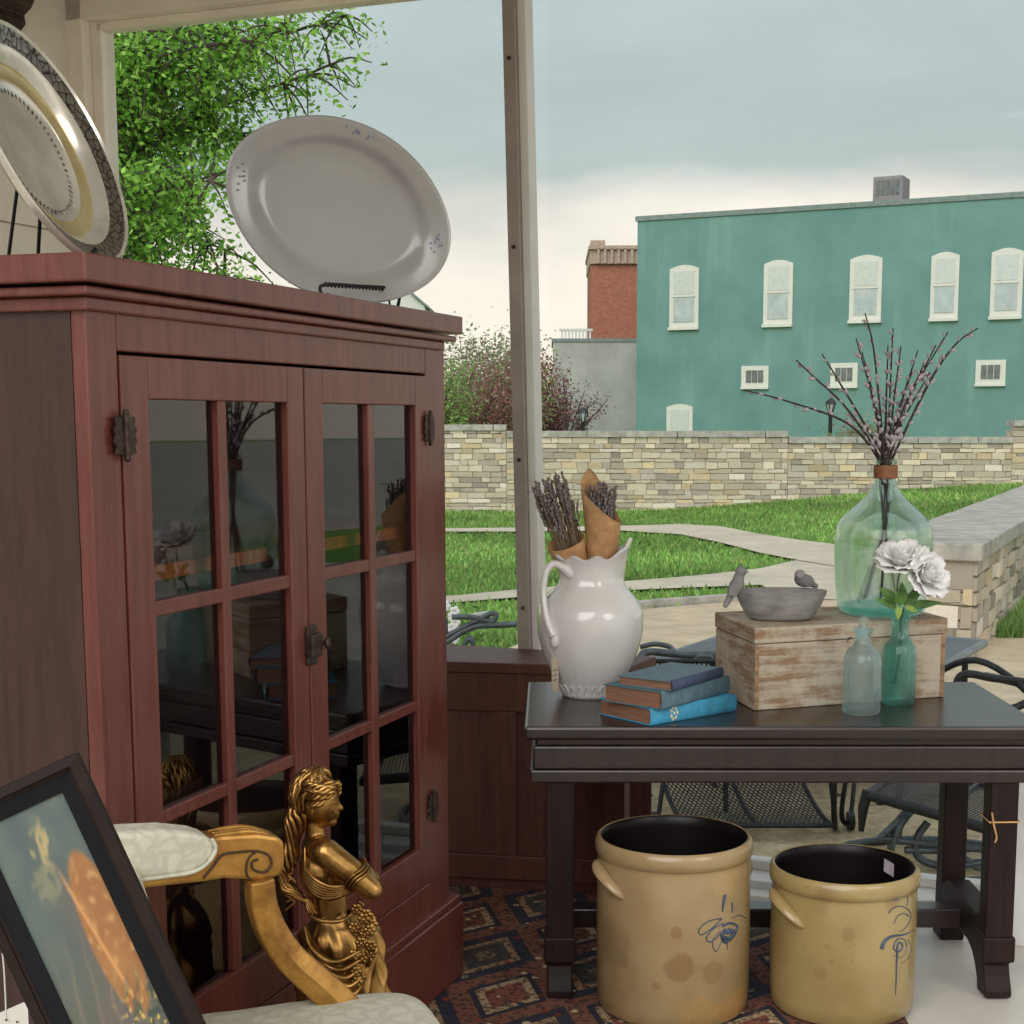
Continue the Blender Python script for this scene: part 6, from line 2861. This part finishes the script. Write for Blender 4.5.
tube_chair('grey tubular patio chair whose arm loop shows above the books', [(640, 692, -.1), (641, 662, -.1), (648, 652, -.05), (690, 655, 0), (740, 653, .1)], 7.6, gz,
           [([(640, 647, .3), (655, 644, .3), (670, 647, .3), (674, 652, .2)], 'far_arm'), ([(690, 662, .0), (700, 656, 0), (712, 658, 0), (708, 664, 0)], 'scroll')])
for P_ in ([(955, 790, 0), (952, 720, 0), (957, 682, 0), (968, 674, 0), (992, 678, .05), (1030, 683, .1), (1050, 690, .1), (1056, 790, .1)], [(985, 676, .05), (1005, 680, .08), (1030, 686, .1)], [(952, 722, 0), (985, 715, 0), (1014, 708, 0), (1030, 702, 0), (1053, 700, .1)]):
    b = MB()
    b.tube(spline([ay(x, y, 6.5 + d) for x, y, d in P_], 6), .018, 8)
    b.build('armrest_tube', M_iron, pc_, smooth=180)

# ornate iron chair at the left, just outside the glass
wc = empty('wrought_iron_chair', V(ay(455, 640, 8.2).x, 8.2, gz))
tag(wc, 'ornate wrought iron garden chair outside between cabinet and window post', 'chair')
Yw = 8.2
b = MB()
for P_, r_ in (([(420, 650), (446, 642), (462, 632), (478, 626), (500, 625), (517, 624)], .018), ([(452, 617), (470, 617), (484, 620), (494, 622)], .016), ([(440, 640), (458, 630), (476, 621), (492, 613), (496, 617), (488, 624), (470, 628)], .015),
              ([(464, 645), (470, 638), (474, 646)], .016), ([(446, 618), (446, 640), (447, 660)], .012)):
    b.tube(spline([ay(x, y, Yw) for x, y in P_], 6), r_, 7)
b.build('arm_scroll', M_greyiron, wc, smooth=180)
b = MB()
for k in range(9):
    b.tube([ay(470 + k * 1.0, 615 + k * .6, Yw + .02), ay(488 + k * .6, 612 + k * 1.2, Yw + .02)], .006, 4)
b.build('leaf_casting', M_whiteframe, wc)
xw0, xw1 = ay(425, 650, Yw).x, ay(520, 650, Yw).x
b = MB()
mesh_sheet(b, lambda u_, v: V(lerp(xw0, xw1, u_), Yw - .45 + .5 * v, gz + .40), 22, 16, .004)
b.build('mesh_seat', M_iron, wc)
b = MB()
b.tube([V(xw0, Yw - .45, gz + .4), V(xw1, Yw - .45, gz + .4), V(xw1, Yw + .05, gz + .4), V(xw0, Yw + .05, gz + .4), V(xw0, Yw - .45, gz + .4)], .014, 8)
b.build('seat_frame', M_iron, wc)
for x in (xw0, xw1):
    for y in (Yw - .45, Yw + .05):
        b = MB()
        b.tube([V(x, y, gz + .6), V(x, y, gz)], .014, 8)
        b.build('leg', M_iron, wc)
# flowers in a pot beside that chair
fp_ = empty('potted_flowers', V(ay(447, 640, 8.9).x, 8.9, gz))
tag(fp_, 'white flowering potted plant just right of the cabinet edge outside', 'plant')
b = MB()
c = V(ay(447, 640, 8.9).x, 8.9, 0)
b.lathe([(.001, gz), (.1, gz), (.14, gz + .26), (.15, gz + .28), (.12, gz + .27), (.001, gz + .24)], c, 24)
b.build('pot', M_greyclay, fp_, smooth=50)
b = MB()
b.c = []
rnd = random.Random(4)
for k in range(420):
    p = c + V(rnd.gauss(0, .10), rnd.gauss(0, .08), gz + .3 + abs(rnd.gauss(.12, .2)))
    add_leaf(b, p, .025, lin(rnd.choice([(96, 150, 70), (130, 176, 90), (78, 126, 60)])), rnd)
o = b.build('foliage', M_leaf, fp_)
for k in range(7):
    b = MB()
    p = ay(448 + rnd.uniform(-3, 8), 606 + k * 5.5, 8.78)
    for q in range(5):
        a = 2 * PI * q / 5
        b.ball(p + V(.018 * math.cos(a), 0, .018 * math.sin(a)), (.016, .008, .016), n=8, m=5)
    b.build('blossom', M_petal, fp_, smooth=180)

# ================================================================ SKY AND LIGHT
w = bpy.data.worlds.new('overcast_sky')
SC.world = w
w.use_nodes = True
t = w.node_tree
t.nodes.clear()
out = t.nodes.new('ShaderNodeOutputWorld')
bg = t.nodes.new('ShaderNodeBackground')
tc_ = t.nodes.new('ShaderNodeTexCoord')
mp = t.nodes.new('ShaderNodeMapping')
mp.inputs['Scale'].default_value = (1, 1, 3.2)
mp.inputs['Location'].default_value = (.35, .2, .4)
nz = t.nodes.new('ShaderNodeTexNoise')
nz.inputs['Scale'].default_value = 2.6
nz.inputs['Detail'].default_value = 5
nz.inputs['Roughness'].default_value = .5
sp = t.nodes.new('ShaderNodeSeparateXYZ')
L = t.links.new
L(tc_.outputs['Generated'], mp.inputs[0])
L(mp.outputs[0], nz.inputs['Vector'])
L(tc_.outputs['Generated'], sp.inputs[0])


def wm(op, a, b_=0.0):
    n = t.nodes.new('ShaderNodeMath')
    n.operation = op
    for s, x in ((0, a), (1, b_)):
        if isinstance(x, (int, float)):
            n.inputs[s].default_value = x
        else:
            L(x, n.inputs[s])
    return n.outputs[0]


# height of the warm bright break near the horizon, ragged by noise
h_ = wm('ADD', sp.outputs[2], wm('MULTIPLY', wm('SUBTRACT', nz.outputs['Fac'], .5), -.22))
r1 = t.nodes.new('ShaderNodeValToRGB')
el = r1.color_ramp.elements
stops = [(0.0, (250, 238, 218)), (.10, (250, 243, 230)), (.135, (222, 220, 212)), (.165, (184, 196, 194)), (.22, (184, 198, 198)), (.34, (204, 214, 216)), (1.0, (214, 222, 226))]
while len(el) < len(stops):
    el.new(.5)
for e_, (p, c) in zip(el, stops):
    e_.position = p
    e_.color = lin(c)
L(h_, r1.inputs[0])
n2 = t.nodes.new('ShaderNodeTexNoise')
n2.inputs['Scale'].default_value = 5
n2.inputs['Detail'].default_value = 4
L(mp.outputs[0], n2.inputs['Vector'])
mx = t.nodes.new('ShaderNodeMix')
mx.data_type = 'RGBA'
mx.blend_type = 'MULTIPLY'
mx.inputs['Factor'].default_value = 1
r2 = t.nodes.new('ShaderNodeValToRGB')
r2.color_ramp.elements[0].position = .3
r2.color_ramp.elements[0].color = (.93, .93, .93, 1)
r2.color_ramp.elements[1].position = .7
r2.color_ramp.elements[1].color = (1.08, 1.08, 1.08, 1)
L(n2.outputs['Fac'], r2.inputs[0])
L(r1.outputs[0], mx.inputs[6])
L(r2.outputs[0], mx.inputs[7])
L(mx.outputs[2], bg.inputs[0])
bg.inputs[1].default_value = 1.05
L(bg.outputs[0], out.inputs[0])

sd = bpy.data.lights.new('veiled_sun', 'SUN')
sd.energy = 1.9
sd.angle = math.radians(45)
sd.color = (1, .97, .93)
so = bpy.data.objects.new('veiled_sun', sd)
COL.objects.link(so)
so.rotation_euler = (math.radians(58), 0, math.radians(-18))

ld = bpy.data.lights.new('added_fill', 'AREA')  # unseen area light, added from the right to brighten the interior
ld.shape = 'DISK'
ld.size = 2.0
ld.energy = 42
ld.color = (1, .95, .88)
lo = bpy.data.objects.new('added_fill', ld)
COL.objects.link(lo)
lo.location = (3.0, .6, 2.75)
lo.rotation_euler = (Vector((-1.0, 4.2, 1.4)) - Vector(lo.location)).to_track_quat('-Z', 'Y').to_euler()
SC.view_settings.view_transform = 'Standard'
SC.view_settings.look = 'None'
SC.view_settings.exposure = 0
SC.cycles.use_denoising = True
SC.cycles.transparent_max_bounces = 24
SC.cycles.max_bounces = 10
